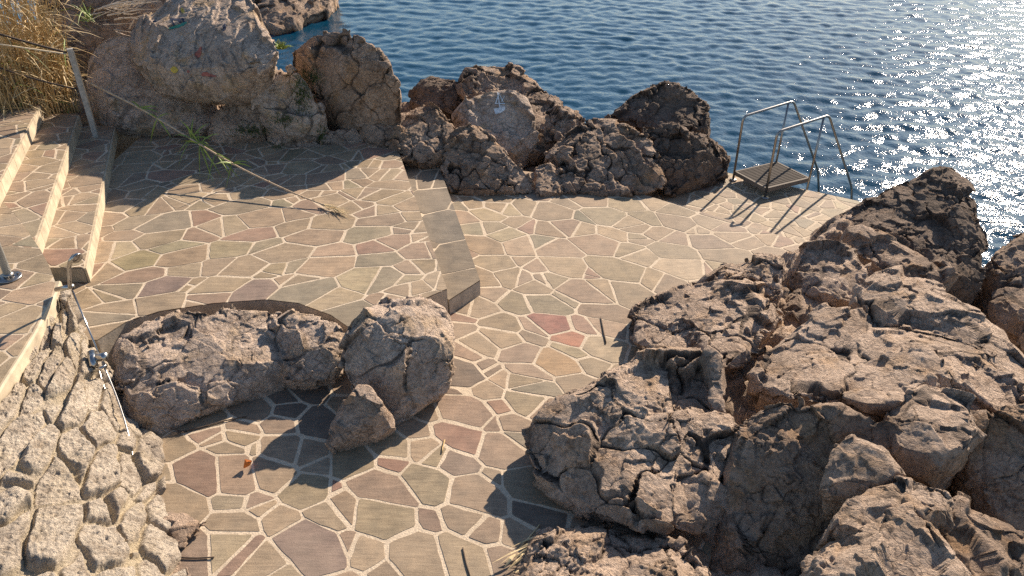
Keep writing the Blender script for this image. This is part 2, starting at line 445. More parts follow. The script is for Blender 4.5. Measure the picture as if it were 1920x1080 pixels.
Z1, Z2, Z3, Z4, Z5 = .175, .35, .525, .70, .875
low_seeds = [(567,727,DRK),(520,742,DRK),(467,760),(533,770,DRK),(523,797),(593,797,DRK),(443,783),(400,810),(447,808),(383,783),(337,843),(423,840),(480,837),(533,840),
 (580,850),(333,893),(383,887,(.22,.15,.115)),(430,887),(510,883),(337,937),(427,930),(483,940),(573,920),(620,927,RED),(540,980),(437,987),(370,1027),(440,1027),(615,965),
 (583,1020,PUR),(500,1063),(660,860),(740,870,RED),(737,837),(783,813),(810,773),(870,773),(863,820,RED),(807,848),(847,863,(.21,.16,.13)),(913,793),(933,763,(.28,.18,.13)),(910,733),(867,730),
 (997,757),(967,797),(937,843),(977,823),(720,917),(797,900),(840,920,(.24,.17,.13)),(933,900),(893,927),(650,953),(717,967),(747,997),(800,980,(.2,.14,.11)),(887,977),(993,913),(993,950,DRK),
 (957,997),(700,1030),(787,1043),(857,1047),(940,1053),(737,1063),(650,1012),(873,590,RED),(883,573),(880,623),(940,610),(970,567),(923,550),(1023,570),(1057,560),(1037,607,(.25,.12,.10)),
 (1117,580),(1073,633,(.33,.16,.11)),(1003,613),(987,633),(940,637),(913,643),(873,663),(973,660,(.26,.19,.145)),(1067,660),(1117,647),(1037,680,ORA),(993,697),(1097,683),(853,697,DRK),(913,690),
 (950,710),(993,720),(1073,715),(1090,613),(1120,613),(855,735),(900,520),(930,500),(960,520),(1000,540),(1040,525),(1090,545),(1130,540),(1170,545),(1060,500),(1010,500),(1100,510),(1150,505)]
ter_seeds = [(260,487,(.27,.225,.135)),(343,480),(300,537,PUR),(347,507),(350,537),(267,520),(413,497),(467,497),(407,540),(473,547,PUR),(397,553),(297,567),(207,557),(243,543),(170,567),(200,587),
 (193,507),(200,470),(240,443),(300,447),(373,440),(327,463),(310,420),(373,410,(.22,.135,.10)),(260,417),(427,423),(433,467),(490,463),(527,477),(487,410),(533,403),(517,500),(550,527),(547,497),
 (600,497),(617,473),(593,443),(547,427),(617,560),(563,550),(473,440),(623,420)]
# lower deck, down to the edge above the water
ZL = -.17                              # small landing by the ladder, one shallow step down
e0, e1 = at(1175, 355, 0), at(1444, 436, 0); e2 = e1 + (e1-e0)*.9; e00 = e0 - (e1-e0)*.25
LD = [(-6.0, 1.2), (0.6, 1.2), (e2.x, e2.y), (e00.x, e00.y), (-2.0, 10.6), (-6.0, 10.6)]
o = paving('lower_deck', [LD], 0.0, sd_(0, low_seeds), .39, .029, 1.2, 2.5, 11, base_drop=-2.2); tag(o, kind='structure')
LL = [(e2.x-.02, e2.y), tuple(at(1780, 430, ZL)[:2]), tuple(at(1606, 376, ZL)[:2]), tuple(at(1357, 322, ZL)[:2]), (1.9, 10.9), (e00.x, e00.y+.02)]
o = paving('ladder_landing', [LL], ZL, (), .34, .03, 1.3, 2.3, 14, base_drop=-2.2); tag(o, kind='structure')
# terrace two steps up, cut back by the curved bay
bay = P2(Z2, [(150, 700), (182, 637), (238, 602), (300, 583), (400, 568), (500, 561), (560, 568), (620, 590), (652, 612), (720, 600), (780, 566), (838, 541)])
bay[0] = (bay[1][0]-1.6, bay[1][1]-.05)
far_pt = at(748, 285, Z2); near_pt = at(838, 541, Z2)
edge_x = lambda y: near_pt.x + (far_pt.x-near_pt.x)*(y-near_pt.y)/(far_pt.y-near_pt.y)
pieces = []
YB = 11.2
for a, b in zip(bay[:-1], bay[1:]):
    pieces.append([a, b, (b[0], 8.0 if False else YB), (a[0], YB)])
# the strips stop at the slanting right-hand edge
cut = ccw([(-9, 3), tuple(near_pt[:2]), (edge_x(YB+1), YB+1), (-9, YB+1)])
pieces = [clip_convex(ccw(q), ccw([(-9.5, 1), (near_pt.x+.0, 1), tuple(near_pt[:2]), (edge_x(YB+2), YB+2), (-9.5, YB+2)])) for q in pieces]
pieces = [q for q in pieces if len(q) > 2]
o = paving('upper_terrace', pieces, Z2, sd_(Z2, ter_seeds), .39, .026, 1.18, .35, 12, base_drop=-.05); tag(o, kind='structure')
# the one step along the terrace edge
s0 = at(900, 525, Z1); s1 = at(830, 330, Z1); s1 = s0 + (s1-s0)*1.25
n0 = at(842, 562, Z1)
tread = [tuple(n0[:2]), tuple(s0[:2]), tuple(s1[:2]), (s1.x-.9, s1.y), (n0.x-.35, n0.y+.4)]
root = empty('terrace_step', (n0.x, n0.y, 0)); tag(root, 'single long stone step leading from the terrace down to the lower deck', 'step')
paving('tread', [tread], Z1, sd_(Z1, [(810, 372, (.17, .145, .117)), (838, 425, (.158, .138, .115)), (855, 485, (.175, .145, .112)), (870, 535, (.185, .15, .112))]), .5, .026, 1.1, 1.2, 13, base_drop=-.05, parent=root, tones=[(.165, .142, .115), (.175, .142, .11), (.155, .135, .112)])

# stairs on the left
stair = empty('stone_staircase', tuple(at(130, 400, Z2)[:2]) + (Z2,)); tag(stair, 'three pale edged stone steps climbing left from the terrace beside the reeds', 'stairs')
def ext(a, b, k0, k1): return a + (a-b)*k0, b + (b-a)*k1
edges = []
for (fa, fb, z) in (((216, 275), (166, 530), Z2), ((147, 252), (78, 470), Z3), ((73, 235), (3, 375), Z4)):
    edges.append((at(*fa, z), at(*fb, z)))
NOSE = []
for i, (a, b) in enumerate(edges):
    zt = (Z3, Z4, Z5)[i]; k1 = (0.0, 0.35, .5)[i]
    a2 = a + (a-b).normalized()*.35; b2 = b + (b-a).normalized()*k1*(a-b).length*.5
    wdt = 1.15
    st = [tuple(a2[:2]), tuple(b2[:2]), (b2.x-wdt-.6, b2.y), (a2.x-wdt-.6, a2.y)]
    stp = empty('step', (b.x, b.y, Z2)); stp.parent = stair; stp.location = Vector(b2)-Vector(stair.location)
    o = paving('tread', [st], zt, (), .40, .024, 1.15, .25, 20+i, base_drop=zt-.03)
    o.parent = stp; o.location = -Vector(stp.location)-Vector(stair.location)
    # riser slabs with a chamfered nosing
    mb = MB(); L = (a2-b2).length; d = (a2-b2).normalized(); nrm = Vector((-d.y, d.x, 0));
    if nrm.x < 0: nrm = -nrm
    s = 0; rr = random.Random(40+i)
    while s < L:
        w_ = min(rr.uniform(.28, .55), L-s); c = b2 + d*(s+w_/2); zc = zt-.175/2-.008
        mb.box((c.x+nrm.x*.009, c.y+nrm.y*.009, zc), (w_-.008, .022, .158), math.atan2(d.y, d.x)); s += w_
    r = mb.build('riser', M['cream_stone'], None); r.parent = stp; r.location = -Vector(stp.location)-Vector(stair.location)
    mb = MB(); mid = (a2+b2)/2
    near = [tuple(b2[:2]), (b2.x-1.7, b2.y)]
    mb.box((b2.x-.87, b2.y-.004+.01, zt-.095), (1.72, .02, .15))
    r = mb.build('end_panel', M['concrete'], None); r.parent = stp; r.location = -Vector(stp.location)-Vector(stair.location)

# raised landing on the wall
land_px = [(-160, 300), (0, 372), (30, 405), (58, 442), (77, 470), (93, 500), (104, 530), (96, 556), (60, 625), (0, 720), (-120, 930), (-420, 1000), (-420, 380)]
lp = P2(Z4+.003, land_px)
o = paving('landing', [ [lp[0], lp[1], lp[11], lp[12]], [lp[1], lp[2], lp[10], lp[11]], [lp[2], lp[3], lp[9], lp[10]], [lp[3], lp[4], lp[8], lp[9]], [lp[4], lp[5], lp[6], lp[7], lp[8]] ], Z4+.003, (), .46, .024, 1.2, .3, 31)
tag(o, kind='structure')

# ------------------------------------------------------------------ rubble wall
def loft_wall():
    root = empty('rubble_wall', tuple(at(290, 900)[:2]) + (0,)); tag(root, 'battered rubble stone wall with yellowish coping below the raised landing', 'wall')
    top = [at(109, 527, Z4), at(104, 542, Z4), at(97, 556, Z4), at(60, 627, Z4), at(0, 722, Z4), at(-70, 840, Z4), at(-160, 980, Z4), at(-300, 1180, Z4)]
    # coping: a cream band of stone round the landing
    mb = MB()
    T = [Vector((p.x, p.y, Z4)) for p in top]
    vs = []; fs = []
    for i, p in enumerate(T):
        t = (T[min(i+1, len(T)-1)]-T[max(i-1, 0)]).normalized(); n = Vector((-t.y, t.x, 0))
        if n.x < 0: n = -n
        vs += [p-n*.03+Vector((0, 0, .001)), p+n*.012+Vector((0, 0, .001)), p+n*.022+Vector((0, 0, -.016)), p+n*.022+Vector((0, 0, -.15)), p-n*.05+Vector((0, 0, -.17))]
    for i in range(len(T)-1):
        for k in range(4): fs.append([i*5+k, (i+1)*5+k, (i+1)*5+k+1, i*5+k+1])
    mb.add(vs, fs); mb.build('coping', M['cream_stone'], root)
    t3 = [Vector((p.x, p.y, Z4-.13)) for p in top]; t3[0] = Vector((t3[0].x, t3[0].y+.02, Z4-.1))
    bot = [at(128, 590, Z2-.05), at(150, 640, Z2-.12), at(190, 705, .05), at(262, 800, -.03), at(300, 880, -.03), at(300, 960, -.03), at(335, 1075, -.03), at(430, 1300, -.03)]
    nu, nv = 560, 230
    def interp(poly, n):
        L = np.cumsum([0]+[(poly[i+1]-poly[i]).length for i in range(len(poly)-1)])
        A = np.array([tuple(p) for p in poly]); s = np.linspace(0, 1, n)
        Lp = np.linspace(0, 1, len(poly)); k = np.array([np.interp(s, Lp, A[:, j]) for j in range(3)]).T
        for _ in range(40): k[1:-1] = (k[:-2]+k[2:]+2*k[1:-1])/4
        return k
    a = interp(t3, nu); b = interp(bot, nu)
    v = np.linspace(0, 1, nv)[None, :, None]
    P = a[:, None]*(1-v) + b[:, None]*v
    P[:, :, 2] += .13*np.sin(np.pi*v[:, :, 0])        # the face bulges
    du = np.gradient(P, axis=0); dv = np.gradient(P, axis=1); nr = np.cross(du, dv); nr /= np.linalg.norm(nr, axis=2)[:, :, None]
    if nr[:, :, 2].mean() < 0: nr = -nr
    p = P.reshape(-1, 3).astype(np.float32)
    # stones: rounded cells longer down the slope
    su = np.cumsum(np.linalg.norm(np.gradient(P[:, nv//2], axis=0), axis=1)); sv = np.linspace(0, 1.25, nv)
    U, W = np.meshgrid(su, sv, indexing='ij'); q = np.stack([(U.ravel()+.35*W.ravel())/.43, W.ravel()/.185, np.full(U.size, .5)], 1).astype(np.float32)
    q[:, 0] += .16*fbm(p*4, 2); q[:, 1] += .16*fbm(p*4+9, 2)
    F1, F2, rid, loc = voro(q)
    e = F2-F1
    h = .062*np.sqrt(sstep(e, .04, .18))*(.55+.6*_r3b[rid][:, 0]) + sstep(e, .05, .2)*((loc*(_r3b[rid]-.5)).sum(1))*.10
    h += .012*fbm(p*11, 4, .55)*sstep(e, 0, .15) + .007*fbm(p*38, 3, .65) - .012*sstep(fbm(p*24, 3), .35, .8)*sstep(e, .05, .2)
    p2 = p + nr.reshape(-1, 3)*h[:, None]
    idx = np.arange(nu*nv).reshape(nu, nv)
    f = np.stack([idx[:-1, :-1], idx[1:, :-1], idx[1:, 1:], idx[:-1, 1:]], -1).reshape(-1, 4)
    o = mesh_obj('wall_face', p2.astype(np.float64), f, None, root, True)
    o.data.materials.append(wall_mat())
    a1 = o.data.attributes.new('cav', 'FLOAT', 'POINT'); a1.data.foreach_set('value', ((1-sstep(e, .0, .16))*.0).astype(np.float32))
    a3 = o.data.attributes.new('joint', 'FLOAT', 'POINT'); a3.data.foreach_set('value', (1-sstep(e, .05, .12)).astype(np.float32))
    a2 = o.data.attributes.new('cell', 'FLOAT', 'POINT'); a2.data.foreach_set('value', (_r3b[rid][:, 1]*1.3).astype(np.float32))
    return root
def wall_mat():
    m = M['wall_stone']; t = m.node_tree; b = t.nodes['Principled BSDF']
    src = b.inputs['Base Color'].links[0].from_socket
    j = N(t, 'ShaderNodeAttribute', attribute_name='joint').outputs['Fac']
    mc = ramp(t, noise(t, pos(t), 4, 4), [(.35, (.52, .44, .335)), (.65, (.60, .49, .32))])
    t.links.new(mix(t, math_(t, 'MULTIPLY', j, .75), src, mc), b.inputs['Base Color'])
    return m
loft_wall()

# ------------------------------------------------------------------ boulders
def chisel(p, nr, q, loc, fac, lim):
    """flattens every Voronoi patch of a surface towards its own plane: broken planes instead of soft bumps"""
    cell = np.floor(q-loc+1e-4).astype(np.int64); cell -= cell.min(0); m = cell.max(0)+1
    key = (cell[:, 0]*m[1]+cell[:, 1])*m[2]+cell[:, 2]
    _, inv = np.unique(key, return_inverse=True); inv = inv.ravel(); n = inv.max()+1
    cnt = np.bincount(inv, minlength=n)
    c = np.stack([np.bincount(inv, p[:, k], n)/cnt for k in range(3)], 1)
    an = np.stack([np.bincount(inv, nr[:, k], n)/cnt for k in range(3)], 1); L = np.linalg.norm(an, axis=1)
    an /= np.maximum(L, 1e-6)[:, None]
    h = ((p-c[inv])*an[inv]).sum(1)
    w = fac*sstep(L, .55, .8)[inv]
    return an[inv]*np.clip(-h*w, -lim, lim)[:, None]
ROCKS = {}
def smooth_cap(mo): pass
def boulder(key, label, chunks, mat='limestone', zb=-.25, push=.55, vox=.05, rough=1.0, soft=3, crack=1.0, grp=None, blk=.42, seed=0, shrink=.78, macro=1.0, name='boulder', strata=None):
    """chunks: lists of (px, py, Y) on the seen side; each gets a rounded back and a base, the chunks melt together"""
    bm = bmesh.new()
    for ch in chunks:
        pts = [V(*c) for c in ch]; cen = sum(pts, Vector())/len(pts)
        allp = list(pts)
        for p in pts:
            away = Vector((p.x, p.y, 0)).normalized()
            q = Vector((cen.x+(p.x-cen.x)*shrink, cen.y+(p.y-cen.y)*shrink, 0)) + away*push*.55
            q.z = zb + (p.z-zb)*.45; allp.append(q)
            q2 = Vector((cen.x+(p.x-cen.x)*shrink, cen.y+(p.y-cen.y)*shrink, zb)) + away*push*.35; allp.append(q2)
        vs = [bm.verts.new(p) for p in allp]
        res = bmesh.ops.convex_hull(bm, input=vs)
        junk = [v for v in set(res['geom_interior']+res['geom_unused']) if isinstance(v, bmesh.types.BMVert)]
        bmesh.ops.delete(bm, geom=junk, context='VERTS')
    me = bpy.data.meshes.new('tmp'); bm.to_mesh(me); bm.free()
    ob = bpy.data.objects.new('tmp', me); C.objects.link(ob)
    r = ob.modifiers.new('r', 'REMESH'); r.mode = 'VOXEL'; r.voxel_size = vox*.85
    s = ob.modifiers.new('s', 'SMOOTH'); s.iterations = soft; s.factor = .5
    u = ob.modifiers.new('u', 'SUBSURF'); u.levels = 2; u.render_levels = 2
    dg = bpy.context.evaluated_depsgraph_get(); ev = ob.evaluated_get(dg); m2 = bpy.data.meshes.new_from_object(ev)
    bpy.data.objects.remove(ob); bpy.data.meshes.remove(me)
    n = len(m2.vertices); co = np.empty(n*3, np.float32); m2.vertices.foreach_get('co', co); co = co.reshape(-1, 3)
    ed = np.empty(len(m2.edges)*2, np.int32); m2.edges.foreach_get('vertices', ed); ed = ed.reshape(-1, 2)
    deg = np.bincount(ed.ravel(), minlength=n)[:, None]
    def relax(c, it, f=.6):
        for _ in range(it):
            av = np.stack([np.bincount(ed[:, 0], c[ed[:, 1], q], n)+np.bincount(ed[:, 1], c[ed[:, 0], q], n) for q in range(3)], 1)/np.maximum(deg, 1)
            c = c + f*(av-c)
        return c.astype(np.float32)
    def normals():
        a = np.empty(n*3, np.float32); m2.vertex_normals.foreach_get('vector', a); return a.reshape(-1, 3)
    nr = normals(); off = np.array((seed*3.17, seed*1.3, seed*2.1), np.float32)
    p = co + off
    size = float(np.ptp(co, axis=0).max()); k = min(1.0, size/1.2)
    wp = p + .10*np.stack([fbm(p*2.6, 2), fbm(p*2.6+31, 2), fbm(p*2.6+57, 2)], 1)
    # large broken blocks
    F1, F2, rid, loc = voro(wp/blk); e1 = F2-F1
    tilt = (loc*(_r3b[rid]-.5)).sum(1)*2
    m2.vertices.foreach_set('co', (co + nr*(macro*k*.05*fbm(p*1.6, 3))[:, None]).ravel()); m2.update(); nr = normals()
    co = co + nr*(macro*k*.05*fbm(p*1.6, 3))[:, None]
    co = co + chisel(co, nr, wp/blk, loc, .88, .12)
    d = macro*k*blk*(.17*tilt + .07*(_r3b[rid][:, 0]-.5))*sstep(e1, -.02, .03)
    gate = sstep(perlin(p*1.5+5), -.5, .05)
    c1 = (1-sstep(e1, .0, .04))*gate
    d -= crack*.055*k*c1
    co = relax(co + nr*d[:, None], 1, .5); m2.vertices.foreach_set('co', co.ravel()); m2.update(); nr = normals()
    p = co + off
    wp = p + .05*np.stack([fbm(p*6, 2), fbm(p*6+31, 2), fbm(p*6+57, 2)], 1)
    b2 = blk*.40; q2 = wp/b2*np.array((1, 1, 1.3), np.float32); F1, F2, rid2, loc2 = voro(q2); e2 = F2-F1
    tilt2 = (loc2*(_r3b[rid2]-.5)).sum(1)*2
    reg = sstep(perlin(p*1.9+11), -.15, .40)          # broken patches beside smoother ones
    co = relax(co + chisel(co, nr, q2, loc2, .85, .035), 1, .35)
    d = rough*b2*(.16*tilt2 + .05*(_r3b[rid2][:, 1]-.5))*sstep(e2, -.03, .04)*(.3+.7*reg)
    gate2 = sstep(perlin(p*3.1+2), -.15, .35)
    c2 = (1-sstep(e2, 0, .05))*gate2*(.3+.7*reg)
    d -= rough*.013*c2*crack
    wp = p + .02*np.stack([fbm(p*15, 2), fbm(p*15+31, 2), fbm(p*15+57, 2)], 1)
    b3 = min(.075, blk*.15); F1, F2, rid3, loc3 = voro(wp/b3); e3 = F2-F1
    tilt3 = (loc3*(_r3b[rid3]-.5)).sum(1)*2
    reg3 = sstep(perlin(p*2.7+23), .05, .45)
    d += rough*reg3*b3*(.17*tilt3 + .05*(_r3b[rid3][:, 1]-.5))*sstep(e3, -.02, .08)
    c3 = (1-sstep(e3, 0, .11))*reg3*sstep(perlin(p*5+3), -.2, .3)
    d -= rough*.004*c3
    d += rough*(.005*fbm(p*6, 3, .5) + .0035*fbm(p*20, 3, .6)*(.3+.7*reg))
    pit = sstep(fbm(p*26, 2, .6), .55, .95)
    d -= rough*.002*pit*reg
    if strata is not None:
        dr, fr, am = strata; ax = np.array(dr, np.float32); ax /= np.linalg.norm(ax)
        t_ = (p@ax)*fr + .6*fbm(p*2, 3); saw = t_-np.floor(t_); d += am*(saw-.5)*sstep(perlin(p*2+8), -.5, .2)
    co = co + nr*d[:, None]
    cav = np.clip(1.0*c1*crack + .85*c2 + .6*c3, 0, 1)
    base = Vector(((co[:, 0].min()+co[:, 0].max())/2, (co[:, 1].min()+co[:, 1].max())/2, float(co[:, 2].min())))
    wco = co.copy(); co = co - np.array(base, np.float32)
    m2.vertices.foreach_set('co', co.ravel()); m2.update()
    m2.polygons.foreach_set('use_smooth', [True]*len(m2.polygons))
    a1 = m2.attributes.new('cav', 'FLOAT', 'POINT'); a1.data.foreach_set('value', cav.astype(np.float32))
    a2 = m2.attributes.new('cell', 'FLOAT', 'POINT'); a2.data.foreach_set('value', (np.where(_r3b[rid2][:, 2] > .5, _r3b[rid2][:, 2], 0)*(.4+.6*reg)*sstep(e2, .02, .12)+.4*np.where(_r3b[rid3][:, 2] > .6, .8, 0)*reg3*sstep(e3, .05, .15)).astype(np.float32))
    m2.name = name; m2.materials.clear(); m2.materials.append(M[mat])
    o = bpy.data.objects.new(name, m2); o.location = base; C.objects.link(o)
    tag(o, label, 'boulder' if name == 'boulder' else name, grp); ROCKS[key] = o
    return o
GB, GR, GL = 'boulders behind the terrace', 'boulders right of the deck', 'boulders in the bay of the terrace'
VB = .06
boulder('R16', 'far dark rock at the water, cut by the top edge of the photo', [[(430,-60,25),(640,-60,26),(622,0,24.5),(590,22,24),(560,45,23.2),(520,60,22.6),(488,40,22.8),(465,0,23.5)]], 'brown_rock', -2, 2.5, .16, 1.6, 2, 1.5, GB, 1.3, 1)
boulder('R17', 'dark bank of rock behind the dead branches at the top edge', [[(60,-70,13.2),(200,-70,13.2),(350,-70,13.2),(345,30,12.6),(250,62,12.4),(150,90,12.0),(70,110,12.0)]], 'brown_rock', 0, .8, .08, 1.2, 2, 1, GB, .6, 17)
boulder('R1', 'largest boulder, smooth pale slanting face with faded painted marks', [[(330,5,11.6),(365,-40,12.1),(462,-40,11.6),(494,40,10.7),(528,95,9.9),(492,132,9.75),(452,165,9.8),(440,188,9.85),(400,205,9.95),(335,190,10.05),(285,130,10.3),(240,95,10.6),(228,62,10.9),(270,32,11.3),(430,90,10.3),(330,110,10.4)]], 'grey_slab', .85, 1.6, VB, .55, 1, .35, GB, .8, 2, macro=.45, strata=((.8,-.2,.55), 6, .022))
boulder('R2', 'wide grey slab rock standing behind the leaning fence post', [[(160,95,11.1),(190,58,11.5),(240,52,11.6),(290,130,11.0),(345,200,10.6),(435,214,10.5),(400,245,10.2),(300,256,10.2),(215,256,10.2),(172,225,10.3),(158,150,10.7)]], 'grey_slab', .1, .9, VB, .5, 2, .4, GB, .9, 3, macro=.5)
boulder('R3', 'round brown boulder between the painted boulder and the sea', [[(538,90,10.9),(580,58,10.9),(650,50,10.7),(692,70,10.45),(732,120,10.05),(757,165,9.95),(742,190,9.98),(690,210,10.1),(640,230,10.3),(600,218,10.5),(560,140,10.8),(650,130,10.2)]], 'brown_rock', -.2, .9, VB, .6, 2, 1.2, GB, .5, 4)
boulder('R4', 'cracked grey block with green moss on its right side', [[(465,155,10.25),(500,135,10.35),(548,122,10.4),(575,150,10.3),(615,208,10.05),(612,236,10.0),(555,240,9.95),(508,246,9.95),(470,195,10.1)]], 'grey_slab', .1, .6, VB, .7, 1, 1, GB, .5, 5)
boulder('R5', 'pinkish grey low rock under the overhang of the painted boulder', [[(385,243,10.2),(400,205,10.4),(450,168,10.45),(476,187,10.3),(500,235,10.1),(485,262,10.0),(395,264,10.05)]], 'limestone', .1, .5, VB, .6, 2, .6, GB, .5, 6)
boulder('R6', 'low pale crusty rock along the back edge of the terrace', [[(505,252,10.15),(540,237,10.3),(600,243,10.25),(610,275,9.95),(510,290,9.8)],[(600,246,10.2),(655,232,10.35),(680,262,10.1),(660,278,9.95),(605,280,9.9)]], 'limestone', .1, .4, .045, 1, 1, .8, GB, .35, 7)
boulder('R7', 'knobbly orange tinged rock at the far right corner of the terrace', [[(660,225,10.3),(698,172,10.7),(724,168,10.7),(748,195,10.5),(752,250,10),(735,288,9.75),(690,262,10)],[(735,215,10.4),(785,190,10.5),(812,185,10.5),(850,228,10.1),(856,262,9.8),(815,303,9.5),(765,300,9.5),(730,270,9.8)]], 'brown_rock', -.1, .6, VB, 1.7, 0, 1.5, GB, .32, 8)
boulder('R8', 'small dark rough rock by the water behind the knobbly corner rock', [[(765,160,11.9),(800,135,12.1),(842,140,12),(872,172,11.7),(855,198,11.3),(775,205,11.3)]], 'dark_rock', -.3, .6, VB, 1.3, 2, 1, GB, .4, 9)
boulder('R9', 'dome shaped brown rock behind the sailboat slab, highest of the middle rocks', [[(845,160,11.6),(868,122,12),(928,110,12.1),(975,116,12),(1012,152,11.7),(1000,200,11.2),(900,210,11.2)],[(975,150,11.6),(1012,155,11.6),(1058,190,11.2),(1092,214,11),(1088,250,10.6),(1040,275,10.4),(990,290,10.2),(970,210,10.8)]], 'brown_rock', -.4, .8, VB, 1.3, 1, 1.4, GB, .45, 10, strata=((.5,.2,1), 4, .06))
boulder('R10', 'flat faced grey slab bearing a small white painted sailboat', [[(843,200,10.75),(880,178,10.85),(922,165,10.9),(962,160,10.9),(988,178,10.75),(1002,222,10.45),(1003,258,10.25),(968,292,10.0),(915,280,10.1),(868,228,10.45)]], 'grey_slab', -.2, .5, VB, .5, 1, .3, GB, .8, 11, macro=.5)
boulder('R11', 'rough fissured rock at the foot of the sailboat slab, touching the deck', [[(845,240,10),(888,225,10.1),(930,262,9.8),(972,302,9.5),(1006,342,9.25),(998,364,9.15),(920,370,9.05),(838,362,9.15),(822,310,9.5)]], 'brown_rock', -.2, .5, .05, 1.8, 0, 1.6, GB, .33, 12)
boulder('R12', 'smallest dark rock wedged between the two rocks along the deck', [[(1000,312,9.6),(1035,298,9.7),(1060,338,9.35),(1056,366,9.1),(1005,364,9.1)]], 'brown_rock', -.2, .3, .045, 1, 1, 1, GB, .3, 13)
boulder('R13', 'broad ribbed brown rock in the middle of the rocks behind the deck', [[(1015,295,9.9),(1060,240,10.3),(1110,215,10.5),(1160,218,10.45),(1150,280,9.8),(1090,300,9.6)],[(1100,250,10.2),(1160,220,10.4),(1212,250,10.1),(1242,300,9.7),(1247,352,9.25),(1195,364,9.1),(1130,368,9.1),(1060,362,9.15),(1040,330,9.4)]], 'brown_rock', -.2, .6, .05, 1.4, 0, 1.5, GB, .4, 14, strata=((.8,.2,.6), 4.5, .07))
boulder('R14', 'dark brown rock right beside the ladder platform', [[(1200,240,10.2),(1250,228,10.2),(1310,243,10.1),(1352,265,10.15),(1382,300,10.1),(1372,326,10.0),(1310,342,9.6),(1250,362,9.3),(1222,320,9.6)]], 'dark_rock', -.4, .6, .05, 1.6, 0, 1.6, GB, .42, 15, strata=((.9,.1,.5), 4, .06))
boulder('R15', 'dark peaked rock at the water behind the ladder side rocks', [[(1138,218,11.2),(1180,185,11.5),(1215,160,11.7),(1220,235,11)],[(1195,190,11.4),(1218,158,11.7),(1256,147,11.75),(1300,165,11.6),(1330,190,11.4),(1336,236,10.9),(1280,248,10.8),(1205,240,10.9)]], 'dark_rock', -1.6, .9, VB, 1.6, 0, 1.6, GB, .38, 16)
# right of the deck
boulder('T2', 'dark rock at the right edge of the photo standing in the water', [[(1850,505,7.6),(1880,440,8),(1940,410,8.1),(2040,430,8),(2040,640,6.4),(1930,640,6.4),(1885,610,6.7),(1855,560,7.1)]], 'brown_rock', -1.5, .9, .05, 1.2, 2, 1, GR, .5, 21)
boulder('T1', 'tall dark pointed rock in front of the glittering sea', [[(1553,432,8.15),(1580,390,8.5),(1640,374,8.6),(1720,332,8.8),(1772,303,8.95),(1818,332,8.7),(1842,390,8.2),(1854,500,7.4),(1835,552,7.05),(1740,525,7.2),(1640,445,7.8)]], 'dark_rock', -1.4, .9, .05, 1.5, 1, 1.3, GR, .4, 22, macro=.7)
boulder('T4', 'pale rock leaning on the foot of the tall dark pointed rock', [[(1588,440,7.65),(1622,421,7.8),(1682,430,7.7),(1722,460,7.4),(1782,500,7.05),(1792,535,6.8),(1700,545,6.75),(1645,510,7)]], 'brown_rock', -.5, .5, .045, .9, 2, .8, GR, .45, 23)
boulder('T3', 'rounded rough rock at the deck edge below the tall pointed rock', [[(1475,505,7.1),(1500,452,7.3),(1546,438,7.3),(1600,450,7.15),(1640,490,6.9),(1628,525,6.65),(1590,562,6.4),(1520,558,6.45),(1480,532,6.75)]], 'limestone', -.3, .5, .045, 1.1, 2, .9, GR, .4, 24)
boulder('T7', 'small shaded rock wedged between three larger ones beside the deck', [[(1455,575,6.45),(1500,532,6.7),(1542,547,6.6),(1572,584,6.3),(1535,622,6.0),(1455,615,6.1)]], 'brown_rock', -.3, .4, .045, .9, 1, .8, GR, .4, 25)
boulder('T5', 'crusty upper rock at the deck edge behind the split boulder', [[(1298,535,6.6),(1340,490,6.8),(1400,470,6.85),(1442,465,6.85),(1476,490,6.7),(1472,560,6.25),(1440,600,6.1),(1310,560,6.4)]], 'limestone', -.2, .5, .045, 1.2, 1, 1, GR, .4, 26)
boulder('T6', 'split boulder with a dark hollow under it at the bend of the deck', [[(1178,580,6.25),(1240,538,6.5),(1312,524,6.55),(1330,600,5.9),(1290,670,5.4),(1235,660,5.45),(1182,642,5.7)],[(1290,545,6.3),(1320,520,6.5),(1402,510,6.5),(1442,550,6.2),(1464,580,5.9),(1442,622,5.6),(1402,685,5.15),(1340,695,5.05),(1300,640,5.5)]], 'limestone', -.2, .5, .04, 1.2, 1, 1.1, GR, .42, 27)
boulder('T10', 'long sunlit ridge rock at the upper right of the rock pile', [[(1595,548,6.0),(1640,505,6.12),(1692,500,6.1),(1742,512,6.0),(1800,545,5.75),(1862,600,5.35),(1930,665,4.95),(1980,720,4.6),(1930,760,4.3),(1810,700,4.72),(1700,630,5.25),(1610,590,5.6)]], 'limestone', -.5, .7, .045, 1.2, 2, 1, GR, .55, 28)
boulder('T11', 'broad middle rock with rounded lit slabs, largest of the rock pile', [[(1400,692,5.05),(1440,650,5.3),(1490,610,5.55),(1560,580,5.7),(1640,590,5.6),(1660,680,4.8),(1560,760,4.3),(1480,745,4.45),(1420,720,4.75)],[(1600,640,5.2),(1650,612,5.35),(1750,600,5.35),(1800,650,4.95),(1790,720,4.5),(1700,752,4.2),(1620,760,4.2),(1560,730,4.45)],[(1750,620,5.2),(1850,640,5),(1925,715,4.5),(1935,800,4.1),(1860,830,4),(1790,740,4.4)]], 'limestone', -.3, .6, .045, 1.1, 1, 1.2, GR, .5, 29)
boulder('T18', 'deeply shaded rough rock at the right edge below the lit slabs', [[(1800,770,4.2),(1870,755,4.2),(1990,735,4.2),(2010,1000,3.6),(1990,1150,3.15),(1880,1150,3.15),(1830,1000,3.65),(1785,880,4.05)]], 'brown_rock', -.6, .3, .045, 1.3, 1, 1.2, GR, .4, 30)
